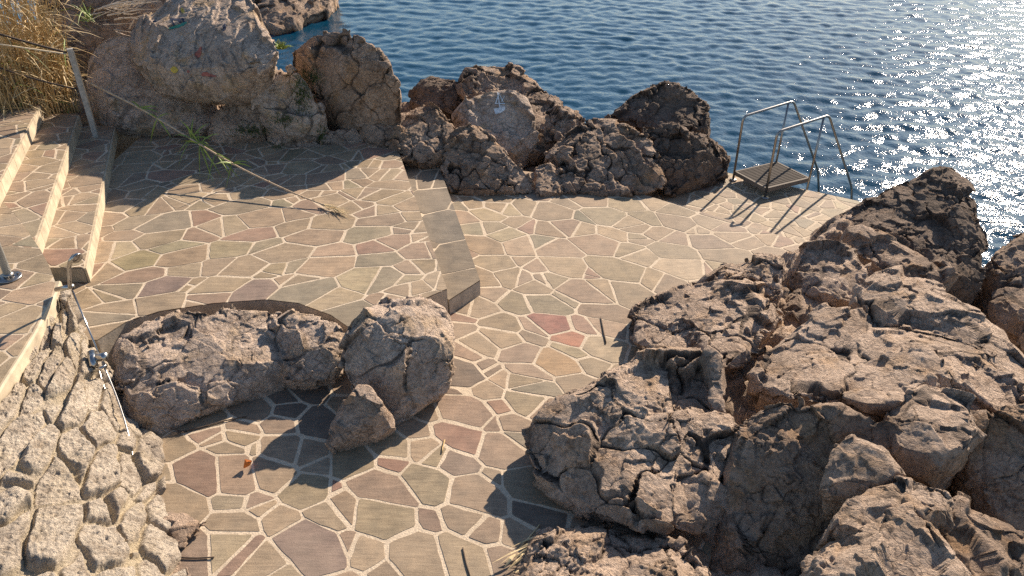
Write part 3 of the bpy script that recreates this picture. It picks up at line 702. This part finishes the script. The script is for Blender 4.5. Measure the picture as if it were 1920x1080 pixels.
boulder('T13', 'dark pebbly rock slope in the hollow of the rock pile', [[(1385,790,4.31),(1440,742,4.32),(1560,758,4.11),(1700,795,3.94),(1775,870,3.84),(1600,1105,3.24),(1300,1112,3.23),(1335,992,3.70),(1360,880,4.06)]], 'brown_rock', -.5, .3, .045, 1.4, 2, 1, GR, .3, 31)
boulder('T12', 'squarish block with a crack below it on the rock pile', [[(1645,770,4.2),(1680,735,4.35),(1720,722,4.4),(1800,722,4.35),(1842,775,4.0),(1820,860,3.65),(1750,875,3.6),(1680,845,3.75),(1740,770,4.0)]], 'limestone', -.1, .4, .04, .8, 1, .8, GR, .5, 32, macro=.7)
boulder('T14', 'smooth pale wedge of rock in the dark hollow', [[(1538,905,3.6),(1560,845,3.75),(1600,814,3.85),(1655,838,3.72),(1702,886,3.5),(1625,918,3.45),(1550,930,3.45)]], 'limestone', -.2, .3, .035, .6, 1, .6, GR, .5, 33, macro=.7)
boulder('T15', 'lumpy rock just above the pale rock at the bottom edge', [[(1550,945,3.38),(1630,912,3.45),(1700,888,3.48),(1778,905,3.35),(1795,925,3.25),(1745,985,3.05),(1640,1010,3.0),(1555,990,3.15)]], 'limestone', -.2, .3, .035, 1.1, 1, .8, GR, .35, 34)
boulder('T17', 'rough ridge of rock at the bottom right corner of the pile', [[(1745,965,3.3),(1790,920,3.45),(1850,980,3.3),(1940,1020,3.2),(2000,1150,2.8),(1870,1150,2.7),(1790,1130,2.75)]], 'brown_rock', -.3, .3, .035, 1.2, 1, 1, GR, .35, 35)
boulder('T16', 'pale warm lit rock cut by the bottom edge of the photo', [[(1508,1045,2.98),(1592,970,3.18),(1650,952,3.22),(1700,935,3.22),(1772,980,3.02),(1822,1060,2.8),(1850,1150,2.5),(1500,1150,2.6),(1660,1020,2.95)]], 'limestone', -.2, .3, .035, 1.1, 1, .8, GR, .45, 36)
boulder('T8', 'big fissured foreground boulder bulging over the lower deck', [[(990,825,4.45),(1008,770,4.5),(1080,730,4.62),(1165,688,4.85),(1240,700,4.7),(1285,790,4.25),(1280,900,3.75),(1250,990,3.45),(1170,972,3.55),(1075,952,3.75),(1012,892,4.1),(1130,800,4.25)],[(1165,690,4.9),(1182,640,5.1),(1222,624,5.15),(1250,650,5.0),(1255,740,4.5),(1200,740,4.55)],[(1225,640,5.1),(1302,630,5.1),(1330,650,4.95),(1290,690,4.75),(1240,680,4.85)],[(1320,645,5.0),(1345,655,4.95),(1358,690,4.75),(1362,790,4.3),(1335,770,4.4)],[(1245,690,4.98),(1335,680,5.0),(1340,790,4.42),(1250,800,4.36)],[(1250,790,4.3),(1330,775,4.35),(1412,782,4.3),(1398,862,4),(1372,935,3.75),(1330,1005,3.5),(1265,995,3.5)]], 'limestone', -.1, .35, .038, 1.25, 1, 1.3, GR, .42, 37)
boulder('T9', 'knobbly low rock at the bottom edge left of the rock pile', [[(955,1090,3.2),(1000,1012,3.5),(1050,975,3.65),(1110,985,3.6),(1180,1080,3.1),(1150,1160,2.8),(950,1150,2.9)],[(1090,990,3.6),(1180,985,3.55),(1260,1000,3.45),(1335,1062,3.2),(1360,1160,2.8),(1150,1160,2.8)]], 'limestone', -.2, .3, .035, 1.4, 1, 1.2, GR, .3, 38)
# in the bay of the terrace and along the wall
boulder('L1', 'wide crusty rock filling the curved bay under the terrace edge', [[(198,650,5.25),(240,616,5.54),(262,600,5.65),(350,584,5.76),(430,575,5.83),(530,578,5.85),(560,690,5.3),(500,715,5.12),(420,748,5.0),(330,792,4.75),(282,812,4.6),(228,785,4.7),(203,710,5.0),(370,660,5.3)]], 'pale_rock', -.2, .12, .04, .9, 2, .7, GL, .4, 41)
boulder('L2', 'small blocky rock between the crusty rock and the big bay boulder', [[(505,600,5.68),(545,574,5.82),(602,590,5.78),(650,620,5.55),(640,692,5.2),(530,716,5.1),(508,690,5.25)]], 'pale_rock', -.2, .3, .035, 1, 1, 1, GL, .3, 42)
boulder('L3', 'big rounded boulder at the corner where terrace meets deck', [[(632,650,5.1),(655,600,5.32),(720,560,5.62),(782,545,5.75),(832,562,5.65),(856,620,5.35),(850,660,5.15),(832,742,5.05),(792,772,4.88),(745,792,4.75),(690,770,4.8),(640,725,4.95),(750,640,5.1)]], 'pale_rock', -.2, .35, .04, .9, 1, 1.0, GL, .40, 63, macro=.75)
boulder('L4', 'brown wedge of rock leaning on the front of the big bay boulder', [[(602,838,4.42),(620,780,4.6),(662,718,4.8),(692,713,4.8),(722,760,4.6),(747,802,4.6),(692,832,4.48),(622,850,4.36)]], 'limestone', -.1, .3, .035, .6, 1, .8, GL, .45, 44, macro=.8)
boulder('L8', 'rounded stone at the foot of the rubble wall below the shower hose', [[(240,830,4.55),(262,800,4.75),(296,815,4.6),(303,860,4.35),(298,910,4.1),(282,950,3.95),(255,930,3.95),(240,870,4.3)]], 'wall_stone', -.1, .2, .03, 1, 2, .5, GL, .35, 45)
boulder('L5', 'purplish shaded rock lying between rubble wall and lower deck', [[(228,1000,3.65),(280,965,3.8),(352,960,3.85),(387,980,3.7),(345,1030,3.5),(250,1038,3.5)]], 'brown_rock', -.1, .25, .03, 1.1, 1, .8, GL, .3, 46)
boulder('L6', 'low rough rock at the bottom left edge beside the paving', [[(205,1065,3.4),(260,1035,3.5),(325,1040,3.5),(360,1070,3.35),(350,1130,3.1),(200,1130,3.1)]], 'limestone', -.1, .25, .03, 1.1, 1, .8, GL, .3, 47)
boulder('L7', 'pitted pale rock in the bottom left corner below the wall', [[(-60,1060,3.6),(60,1040,3.65),(150,1035,3.6),(225,1050,3.5),(215,1140,3.1),(-80,1180,3)]], 'limestone', -.1, .3, .035, 1.1, 1, .8, GL, .3, 48)
# rocky ground that carries the boulders
def rough_ground(name, pts, mat, step=.06):
    x0, x1, y0, y1, f = pts
    X, Y = np.meshgrid(np.arange(x0, x1, step), np.arange(y0, y1, step)); p = np.stack([X.ravel(), Y.ravel(), np.zeros(X.size)], 1)
    q = p/.22 + .5*np.stack([fbm(p*4, 2), fbm(p*4+9, 2), 0*p[:, 0]], 1); F1, F2, rid, loc = voro(q)
    p[:, 2] = f(p[:, 0], p[:, 1]) + .10*fbm(p*2.2, 3) + .10*(_r3b[rid][:, 0]-.5) + .12*(loc*(_r3b[rid]-.5)).sum(1) + .02*fbm(p*14, 3, .6)
    ny, nx = X.shape; idx = np.arange(nx*ny).reshape(ny, nx)
    fa = np.stack([idx[:-1, :-1], idx[:-1, 1:], idx[1:, 1:], idx[1:, :-1]], -1).reshape(-1, 4)
    o = mesh_obj(name, p, fa, M[mat], None, True); tag(o, kind='structure'); return o
def f_right(x, y):
    edge = .45+.42*(y-3.3)-.03*y; t = sstep(x-np.interp(y, [2, 3.3, 4.3, 5, 6, 7.3, 8.2], [.2, .35, .5, .85, 1.35, 2.6, 3.6]), 0, .35)
    sea = sstep(x, 4.2, 6.0)
    return -.22 + .27*t - 1.9*sea
rough_ground('rocky_ground', (0.2, 7.5, 1.5, 8.4, f_right), 'limestone', .03)
def f_back(x, y):
    s = sstep(y-np.interp(x, [-8, -4, -2, 0, 3], [15, 13.2, 12, 11.3, 10.6]), 0, 1.5)
    hi = np.interp(x, [-12, -6, -3, -1.2, -.8, 3], [.9, .55, .32, .2, -.15, -.2])
    t = sstep(y-np.interp(x, [-7, -4, -1.5, -1, 3], [10.1, 10.2, 10.0, 9.4, 9.6]), 0, .3)
    return (-.35 + (hi+.35)*t)*(1-s) - 2.2*s
rough_ground('rocky_shore', (-14, 3.0, 9.2, 18, f_back), 'brown_rock')

# ------------------------------------------------------------------ painted marks on the boulders
def bvh_of(o):
    n = len(o.data.vertices); co = np.empty(n*3, np.float32); o.data.vertices.foreach_get('co', co)
    co = co.reshape(-1, 3) + np.array(o.location, np.float32)
    return BVHTree.FromPolygons([tuple(v) for v in co.tolist()], [tuple(p.vertices) for p in o.data.polygons])
BV = {k: bvh_of(ROCKS[k]) for k in ('R1', 'R2', 'R10')}
def decal(key, polys, mat, name):
    """flat paint that follows the face of the rock"""
    o = ROCKS[key]; bv = BV[key]; vs = []; fs = []
    for poly in polys:
        if name == 'painted_mark': vs = []; fs = []
        bm = bmesh.new(); bm.faces.new([bm.verts.new((x, y, 0)) for x, y in poly])
        bmesh.ops.triangulate(bm, faces=bm.faces[:])
        for _ in range(4):
            long = [e for e in bm.edges if e.calc_length() > 2.5]
            if not long: break
            bmesh.ops.subdivide_edges(bm, edges=long, cuts=1); bmesh.ops.triangulate(bm, faces=bm.faces[:])
        bm.verts.index_update(); pts = []; ok = True
        for v in bm.verts:
            d = raydir(v.co.x, v.co.y); h = bv.ray_cast(Vector((0, 0, H)), d)
            if h[0] is None: ok = False; break
            pts.append(h[0] - d*.007)
        if ok:
            b = len(vs); vs += pts; fs += [[v.index+b for v in f.verts] for f in bm.faces]
        bm.free()
        if vs and name == 'painted_mark': mesh_obj(name, vs, fs, mat, o, True)
    if vs and name != 'painted_mark': mesh_obj(name, vs, fs, mat, o, True)
def stroke(a, b, w):
    dx, dy = b[0]-a[0], b[1]-a[1]; L = math.hypot(dx, dy); nx, ny = -dy/L*w/2, dx/L*w/2
    return [(a[0]+nx, a[1]+ny), (a[0]-nx, a[1]-ny), (b[0]-nx, b[1]-ny), (b[0]+nx, b[1]+ny)]
decal('R10', [[(925.5,204),(948,199.5),(947,206),(940,211),(929,214)], stroke((936,174),(929,194),2.0), stroke((929,194),(947,194),1.8), stroke((933,173),(938,205),2.0), stroke((938,199),(946,199),1.6), stroke((937,178),(944,192),1.4), stroke((946,180),(940,191),1.2)], M['white_paint'], 'painted_sailboat')
def blob(cx, cy, rx, ry, n=14, ang=0, j=.25):
    r = random.Random(int(cx*7+cy)); out = []
    for k in range(n):
        a = k*2*math.pi/n; q = 1+r.uniform(-j, j); x, y = rx*q*math.cos(a), ry*q*math.sin(a)
        out.append((cx+x*math.cos(ang)-y*math.sin(ang), cy+x*math.sin(ang)+y*math.cos(ang)))
    return out
decal('R1', [blob(330,50,16,3.0,14,-.25), blob(345,44,7,2.5,10,-.4)], M['teal_paint'], 'painted_mark')
decal('R1', [stroke((320,33),(327,49),3), stroke((319,36),(345,36),3.5), stroke((334,35),(339,43),4), stroke((342,33),(345,42),3), blob(421,51,3.2,7,10,.2), blob(290,40,3,2,8)], M['navy_paint'], 'painted_mark')
decal('R1', [blob(326,131,7,6), blob(342,20,3,6,10,-.4)], M['yellow_paint'], 'painted_mark')
decal('R1', [blob(372,100,5,11,12,.3,.4), blob(388,140,16,4,12,.1,.4), blob(353,134,3,2.5)], M['red_paint'], 'painted_mark')
decal('R2', [blob(182,104,9,8,12,.6,.3)], M['navy_paint'], 'painted_mark')

# ------------------------------------------------------------------ bathing ladder
def ladder():
    zt = ZL+.13
    A0, A1 = at(1377, 322, zt), at(1449, 299, zt); B0, B1 = at(1451, 350, zt), at(1521, 340, zt)
    root = empty('bathing_ladder', (A0.x, A0.y, 0)); tag(root, 'steel bathing ladder with twin handrails and slatted platform at the deck edge', 'ladder')
    ax = ((A1-A0)+(B1-B0)).normalized(); ax.z = 0; ax.normalize(); sx = Vector((ax.y, -ax.x, 0))
    Ld = .78; Wd = (B0-A0).length; O = A0.copy(); O.z = 0
    def L(u, v, z): return Vector((O.x, O.y, 0)) + ax*u + sx*v + Vector((0, 0, z))
    if (B0-A0).dot(sx) < 0: sx = -sx
    pl = MB(); ang = math.atan2(ax.y, ax.x)
    for v in (.012, Wd-.012): pl.box(L(Ld*.5, v, zt-.02), (Ld, .025, .06), ang)
    for u in (.014, Ld-.014): pl.box(L(u, Wd/2, zt-.0205), (.025, Wd-.05, .055), ang)
    pf = pl.build('platform_frame', M['platform_edge'], root)
    g = MB(); nsl = 15
    for k in range(nsl):
        v = .04 + (Wd-.08)*k/(nsl-1)
        g.box(L(Ld/2, v, zt-.004), (Ld-.055, .026, .016), ang)
    g.build('platform_slats', M['grating'], root)
    hgt = .83
    for v in (0.0, Wd):
        h = MB()
        pts = arc_pts([L(.0, v, ZL-.02), L(.0, v, zt+hgt-.03), L(.87, v, zt+hgt+.05), L(1.66, v, -.35), L(2.1, v, -1.75)], .075)
        h.tube(pts, .0165, 10); h.build('handrail', M['steel'], root, True)
        h = MB(); h.tube([L(Ld-.02, v, -.3), L(Ld-.0, v, zt+hgt+.035)], .0155, 10); h.build('upright', M['steel'], root, True)
        bs = MB(); bs.tube([L(0, v, ZL+.002), L(0, v, ZL+.014)], .05, 14); bs.build('foot_plate', M['steel'], root, True)
    for k in range(4):
        s = MB(); u = 1.85+.09*k; z = -.98-.26*k
        s.box(L(u, Wd/2, z), (.07, Wd, .022), ang); s.build('rung', M['steel'], root)
ladder()

# ------------------------------------------------------------------ shower, pole
def shower():
    root = empty('outdoor_shower', at(172, 680, .3)); tag(root, 'chrome outdoor hand shower with slide bar and hose on the rubble wall', 'shower')
    T = V(137, 548, 5.56); B = V(189, 672, 5.12)
    mb = MB(); mb.tube([T+(T-B)*.02, B], .0085, 10); mb.build('slide_bar', M['chrome'], root, True)
    mb = MB(); W0 = V(106, 543, 5.66); mb.tube([W0, V(136, 537, 5.55)], .022, 10); 
    mb.build('bracket', M['chrome'], root, True)
    mb = MB(); mb.tube([V(131, 540, 5.53), V(130, 520, 5.55), V(129, 503, 5.56), V(132, 490, 5.56), V(140, 481, 5.53)], [.016, .016, .017, .02, .024], 12)
    hd = mb.build('hand_shower', M['chrome'], root, True)
    c = V(143, 483, 5.53); n = (Vector((.75, -.45, -.35))).normalized(); mb = MB()
    mb.tube([c-n*.03, c-n*.004, c+n*.012, c+n*.016], [.018, .045, .05, .046], 18); h2 = mb.build('spray_head', M['chrome'], None, True)
    h2.parent = hd; h2.matrix_parent_inverse = Matrix.Identity(4); h2.location = -Vector(root.location)
    mb = MB(); m0 = V(152, 676, 5.16); m1 = V(199, 668, 5.05)
    mb.tube([m0, m0.lerp(m1, .06), m0.lerp(m1, .94), m1], [.028, .036, .036, .028], 16); mb.tube([V(172, 660, 5.12), V(176, 688, 5.0)], .034, 14)
    mx = mb.build('mixer_valve', M['chrome'], root, True)
    mb = MB(); mb.tube(arc_pts([V(158, 690, 5.06), V(165, 702, 4.95), V(190, 690, 4.93), V(200, 684, 4.98)], .05), .012, 8); mb.build('lever', M['chrome'], root, True)
    mb = MB()
    def bez(P, n=26):
        out = []
        for k in range(n+1):
            t = k/n; Q = [Vector(p) for p in P]
            while len(Q) > 1: Q = [Q[i].lerp(Q[i+1], t) for i in range(len(Q)-1)]
            out.append(Q[0])
        return out
    h1 = bez([V(184, 690, 5.02), V(205, 760, 4.75), V(228, 830, 4.42), V(246, 893, 4.15)])
    h2 = bez([V(246, 893, 4.15), V(258, 880, 4.13), V(244, 800, 4.5), V(214, 730, 4.85), V(196, 690, 5.0)])
    mb.tube(h1, .0075, 8); mb.tube(h2, .0075, 8); mb.build('hose', M['chrome'], root, True)
shower()
def pole():
    b = at(18, 522, Z4); root = empty('metal_pole', b); tag(root, 'grey metal pole bolted to the raised landing at the left edge', 'pole')
    mb = MB(); mb.tube([b+Vector((0, 0, .012)), b+Vector((0, 0, 2.6))], .034, 18); mb.build('pole', M['grey_paint'], root, True)
    mb = MB(); mb.tube([b+Vector((0, 0, .004)), b+Vector((0, 0, .018)), b+Vector((0, 0, .022))], [.105, .105, .098], 26); mb.tube([b+Vector((0, 0, .02)), b+Vector((0, 0, .055))], .043, 20)
    mb.build('base_plate', M['steel'], root, True)
    for k in range(4):
        a = k*math.pi/2+.5; c = b+Vector((.075*math.cos(a), .075*math.sin(a), .02)); mb = MB(); mb.tube([c, c+Vector((0, 0, .022))], .012, 6); mb.build('bolt', M['chrome'], root)
pole()

# ------------------------------------------------------------------ fence post, ropes
pb = at(180, 257, Z3); ptop = pb+Vector((0, 0, 1.17))
root = empty('fence_post', pb); tag(root, 'weathered grey square fence post beside the stairs in front of the reeds', 'post')
mb = MB(); mb.box((pb.x, pb.y, pb.z+.585), (.068, .055, 1.17), .5); mb.build('post', M['post'], root)
mb = MB(); e_ = Matrix.Rotation(.5, 3, 'Z') @ Vector((.038, -.031, 0)); mb.box((pb.x+e_.x, pb.y+e_.y, pb.z+.57), (.012, .012, 1.12), .5); mb.build('metal_strip', M['steel'], root)
def sag(a, b, s, n=16): return [a.lerp(b, k/n)-Vector((0, 0, s*4*(k/n)*(1-k/n))) for k in range(n+1)]
def rope(pts, r, mat, name, label, cat='rope'):
    mb = MB(); mb.tube(pts, r, 6); o = mb.build(name, mat, None, True, loc=pts[0]); tag(o, label, cat); return o
rope(sag(ptop+Vector((-.03, -.03, -.04)), V(-90, 35, 9.3), .02), .014, M['dark_rope'], 'rope', 'dark rope running left through the reeds from the post top')
rope(sag(ptop+Vector((-.03, -.06, -.05)), V(-90, 70, 9.2), .0), .010, M['pale_rope'], 'rope', 'pale cord stretched left from the post top below the dark rope')
rope(sag(pb+Vector((-.03, -.03, .66)), V(-60, 105, 9.6), .04), .012, M['dark_rope'], 'rope', 'lower dark rope sagging through the reeds at half post height')

# ------------------------------------------------------------------ reeds
def reed_clump(label, px, py, Y, n, hgt, spread, seed, green=0.1, lean=(0, 0)):
    r = random.Random(seed); b = V(px, py, Y); root = empty('reed_clump', b)
    tag(root, label, 'reeds', 'dry reeds at the top of the stairs')
    st, lf, gl, lp_ = MB(), MB(), MB(), MB()
    for i in range(n):
        a = r.uniform(0, 6.28); q = spread*math.sqrt(r.random()); p0 = b+Vector((q*math.cos(a), q*math.sin(a)*.6, -.05))
        h = hgt*r.uniform(.55, 1.1); dx, dy = r.gauss(lean[0], .16), r.gauss(lean[1], .12)
        pts = [p0+Vector((dx*(t**1.6)*h, dy*(t**1.6)*h, h*t*(1-.08*t))) for t in (0, .25, .5, .75, 1)]
        st.tube(pts, [.0075*r.uniform(.7, 1.3)*(1-.6*t) for t in (0, .25, .5, .75, 1)], 4, False)
        for k in range(r.randint(4, 8)):
            t = r.uniform(.12, 1.0); p = pts[0].lerp(pts[-1], t); aa = r.uniform(0, 6.28); L = r.uniform(.18, .5)
            d = Vector((math.cos(aa), math.sin(aa), r.uniform(-.4, .8)))
            droop = r.uniform(.2, .9)
            lpts = [p+d*L*s-Vector((0, 0, droop*L*s*s)) for s in (0, .3, .65, 1)]
            wd = r.uniform(.007, .017); nn = Vector((r.gauss(0, .5), r.gauss(0, .5), 1)).normalized()
            tgt = gl if r.random() < green else (lf if r.random() < .55 else lp_)
            tgt.ribbon(lpts, [wd*.7, wd, wd*.7, .001], nn)
    st.build('stems', M['straw'], root); lf.build('dry_leaves', M['straw'], root); lp_.build('dry_leaves', M['straw_pale'], root)
    if gl.v: gl.build('green_leaves', M['green_leaf'], root)
reed_clump('dense golden reed clump at the left edge above the top step', 10, 225, 9.9, 70, 2.1, .40, 1, .12, (-.02, -.03))
reed_clump('golden reed clump with drooping dry leaves between the left edge and the post', 70, 215, 10.3, 85, 2.2, .36, 2, .06, (.02, -.02))
reed_clump('thin reed clump right behind the fence post with a green top', 128, 212, 10.6, 55, 2.3, .18, 3, .08, (.0, 0))
reed_clump('tall back reed clump cut by the top edge of the photo', 40, 130, 11.8, 80, 2.4, .6, 4, .10, (0, -.02))
# green shoots
def shoot(label, px, py, Y, n, L, seed, mat='green_leaf', name='leaf_shoot', cat='plant', up=.8, wd=.022):
    r = random.Random(seed); b = V(px, py, Y); mb = MB()
    for k in range(n):
        a = r.uniform(0, 6.28); l = L*r.uniform(.5, 1.1); d = Vector((math.cos(a)*r.uniform(.2, .8), math.sin(a)*r.uniform(.2, .8), up*r.uniform(.5, 1.2)))
        p0 = b+Vector((r.gauss(0, L*.12), r.gauss(0, L*.12), 0))
        pts = [p0+d*l*s-Vector((0, 0, .5*l*s*s)) for s in (0, .35, .7, 1)]
        mb.ribbon(pts, [wd*.6, wd, wd*.6, .001], Vector((r.gauss(0, .6), -.5, .8)).normalized())
    o = mb.build(name, M[mat], None, False, loc=b); tag(o, label, cat); return o
shoot('bright green reed shoot at the top edge beside the dry branches', 166, 40, 11.0, 16, .30, 3, up=1.2, wd=.022)
shoot('bright green weed growing behind the right corner of the painted boulder', 527, 92, 11.4, 60, .22, 4, name='green_weed', up=.9, wd=.02)

# dead branches on the grey slab behind
def branch_pile():
    r = random.Random(9); mb = MB(); b = V(225, 35, 12.2)
    for k in range(34):
        p0 = V(r.uniform(160, 250), r.uniform(5, 70), 12.2+r.uniform(-.3, .4)); d = Vector((r.uniform(.5, 1), r.uniform(-.3, .3), r.uniform(-.05, .35)))*r.uniform(.4, 1.2)
        mid = p0+d*.5+Vector((r.gauss(0, .05), 0, r.gauss(0, .06)))
        mb.tube([p0, mid, p0+d], [r.uniform(.006, .016), .007, .002], 5, False)
    o = mb.build('dead_branches', M['branch'], None, True, loc=b); tag(o, 'heap of bleached dead branches on the slab left of the painted boulder', 'branches')
branch_pile()

# moss and grass on the rocks
def tuft(label, key_pts, seed):
    r = random.Random(seed); mb = MB(); b = None
    for (px, py, rx, ry, n) in key_pts:
        for k in range(n):
            x, y = r.gauss(px, rx), r.gauss(py, ry); hit = None
            for kk in TB:
                h = TB[kk].ray_cast(Vector((0, 0, H)), raydir(x, y))
                if h[0] is not None and (hit is None or h[3] < hit[3]): hit = h
            if hit is None: continue
            p = hit[0]; b = b or p.copy(); L = r.uniform(.03, .09); d = (hit[1]*.5+Vector((r.gauss(0, .4), r.gauss(0, .4), .8))).normalized()*L
            mb.ribbon([p, p+d*.6, p+d+Vector((0, 0, -.01))], [.006, .006, .001], Vector((r.gauss(0, .5), -.7, .4)).normalized())
    o = mb.build('moss_patch', M['moss'], None, False, loc=b); tag(o, label, 'moss', None, 'stuff')
TB = {k: bvh_of(ROCKS[k]) for k in ('R3', 'R4', 'R5', 'R6')}
tuft('dark green moss on the shaded side of the cracked grey block', [(568, 175, 10, 22, 420), (590, 150, 8, 10, 120)], 1)
tuft('low moss strip at the foot of the pinkish rock', [(470, 246, 18, 6, 220), (535, 228, 12, 6, 120)], 2)
tuft('grass tufts in the gaps of the low pale crusty rock', [(602, 255, 5, 8, 120), (515, 280, 8, 4, 90)], 3)

# ------------------------------------------------------------------ fallen cane
def cane():
    P = [V(642, 398, 7.92), at(618, 388, Z2+.025), V(560, 367, 8.2), V(450, 316, 8.66), V(360, 262, 9.15), V(265, 203, 9.7), V(160, 152, 10.25)]
    root = empty('fallen_cane', P[1]); tag(root, 'long dry cane with green leaves lying from the rocks across the terrace', 'cane')
    pts = []
    for i in range(len(P)-1):
        for k in range(6): pts.append(P[i].lerp(P[i+1], k/6))
    pts.append(P[-1])
    for _ in range(6): pts[1:-1] = [(pts[i-1]+pts[i]*2+pts[i+1])/4 for i in range(1, len(pts)-1)]
    mb = MB(); mb.tube(pts, [.006+.009*i/len(pts) for i in range(len(pts))], 7)
    for i in range(3, len(pts), 4): mb.tube([pts[i]-(pts[i+1 if i+1 < len(pts) else i]-pts[i-1]).normalized()*.008, pts[i]+(pts[min(i+1, len(pts)-1)]-pts[i-1]).normalized()*.008], .0115+.006*i/len(pts), 7)
    mb.build('stem', M['cane'], root, True)
    r = random.Random(2); tip = pts[2]; d0 = (pts[0]-pts[4]).normalized(); mb = MB()
    for k in range(70):
        s = tip - d0*r.uniform(0, .30); d = (d0+Vector((r.gauss(0, .22), r.gauss(0, .22), r.uniform(-.02, .2)))).normalized()*r.uniform(.12, .30)
        e = s+d; e.z = max(e.z, Z2+.008); m_ = (s+e)/2; m_.z = max(m_.z, Z2+.01)
        mb.ribbon([s, m_, e], [.007, .007, .001], Vector((r.gauss(0, .3), r.gauss(0, .3), 1)).normalized())
    mb.build('plume', M['straw_pale'], root)
    for (px, py, n, L) in ((265, 203, 4, .32), (300, 225, 6, .36), (352, 255, 9, .48), (372, 262, 8, .5), (405, 292, 5, .35), (440, 312, 4, .3)):
        mb = MB(); q = min(pts, key=lambda p: abs(960+FPX*p.x/(p.y*CP+(H-p.z)*SP)-px))
        for k in range(n):
            a = r.uniform(0, 6.28); d = Vector((r.uniform(-.5, .9), r.uniform(-.5, .4), r.uniform(-.5, .9))).normalized()*L*r.uniform(.5, 1.05)
            l = [q+d*s-Vector((0, 0, .3*L*s*s)) for s in (0, .3, .65, 1)]
            for v in l: v.z = max(v.z, Z2+.01)
            mb.ribbon(l, [.012, .021, .015, .001], Vector((r.gauss(0, .5), -.6, .7)).normalized())
        mb.build('leaf_spray', M['green_leaf'], root)
cane()

# ------------------------------------------------------------------ small litter
def stick(label, pts, r, mat='twig', name='twig', cat='twig', fuzzy=0, z=0):
    P = [at(x, y, z)+Vector((0, 0, .008)) for x, y in pts]
    mb = MB(); mb.tube(arc_pts(P, .05, 3), r, 6); rr = random.Random(int(pts[0][0]))
    for k in range(fuzzy):
        t = rr.random(); s = P[0].lerp(P[1], t*.6); e = s+Vector((rr.gauss(-.05, .05), rr.gauss(-.02, .04), rr.uniform(0, .03)))
        mb.tube([s, e], [.0025, .001], 4, False)
    o = mb.build(name, M[mat], None, True, loc=P[0]); tag(o, label, cat); return o
stick('long dark dry twig with a bushy end on the shaded bay paving', [(335, 812), (372, 804), (418, 791), (462, 782)], .0055, fuzzy=20)
stick('short dark stick standing out on the paving near the split boulder', [(1127, 596), (1131, 620), (1136, 645)], .0065)
stick('dark brown stick at the bottom left edge of the paving', [(340, 1047), (368, 1048), (402, 1046)], .006)
stick('thin curved twig on the paving near the bottom edge', [(868, 1028), (872, 1050), (882, 1085)], .005)
stick('thin pale stalk on a red slab in the middle of the deck', [(834, 826), (830, 840), (829, 850)], .005, 'straw')
stick('thin pale dry stalk beside the knobbly rock in its shadow', [(1012, 985), (990, 1012), (975, 1028)], .005, 'straw_pale')
lc = at(465, 879, 0); mb = MB()
for k in range(2): mb.ribbon([lc+Vector((-.03, 0, .01)), lc+Vector((0, .012, .05+.01*k)), lc+Vector((.035, .02*k, .06))], [.01, .055, .012], Vector((0, -.8, .6)))
o = mb.build('fallen_leaf', M['orange_leaf'], None, False, loc=lc); tag(o, 'single orange dry leaf on the paving beside the boulder shadow', 'leaf')
r = random.Random(8); lb = at(985, 1050, 0); mb = MB()
for k in range(26):
    p = lb+Vector((r.gauss(0, .07), r.gauss(0, .06), r.uniform(.01, .06))); d = Vector((r.uniform(.3, 1), r.uniform(.3, 1), r.uniform(0, .2))).normalized()*r.uniform(.1, .28)
    mb.ribbon([p-d*.5, p+Vector((0, 0, .01)), p+d*.5], [.003, r.uniform(.012, .028), .002], Vector((r.gauss(0, .3), r.gauss(0, .3), 1)).normalized())
o = mb.build('dry_leaf_heap', M['straw_pale'], None, False, loc=lb); tag(o, 'small heap of pale dry reed leaves beside the knobbly rock', 'leaves')
wl = V(1383, 905, 3.9); mb = MB(); mb.box(wl, (.07, .05, .012), .4, Matrix.Rotation(.6, 3, 'X') @ Matrix.Rotation(.5, 3, 'Y')); mb.box(wl+Vector((.03, .01, .012)), (.04, .05, .01), 1.0)
o = mb.build('litter_scrap', M['plastic'], None, False, loc=wl); tag(o, 'white plastic scrap caught between the foreground boulder and the hollow', 'litter')
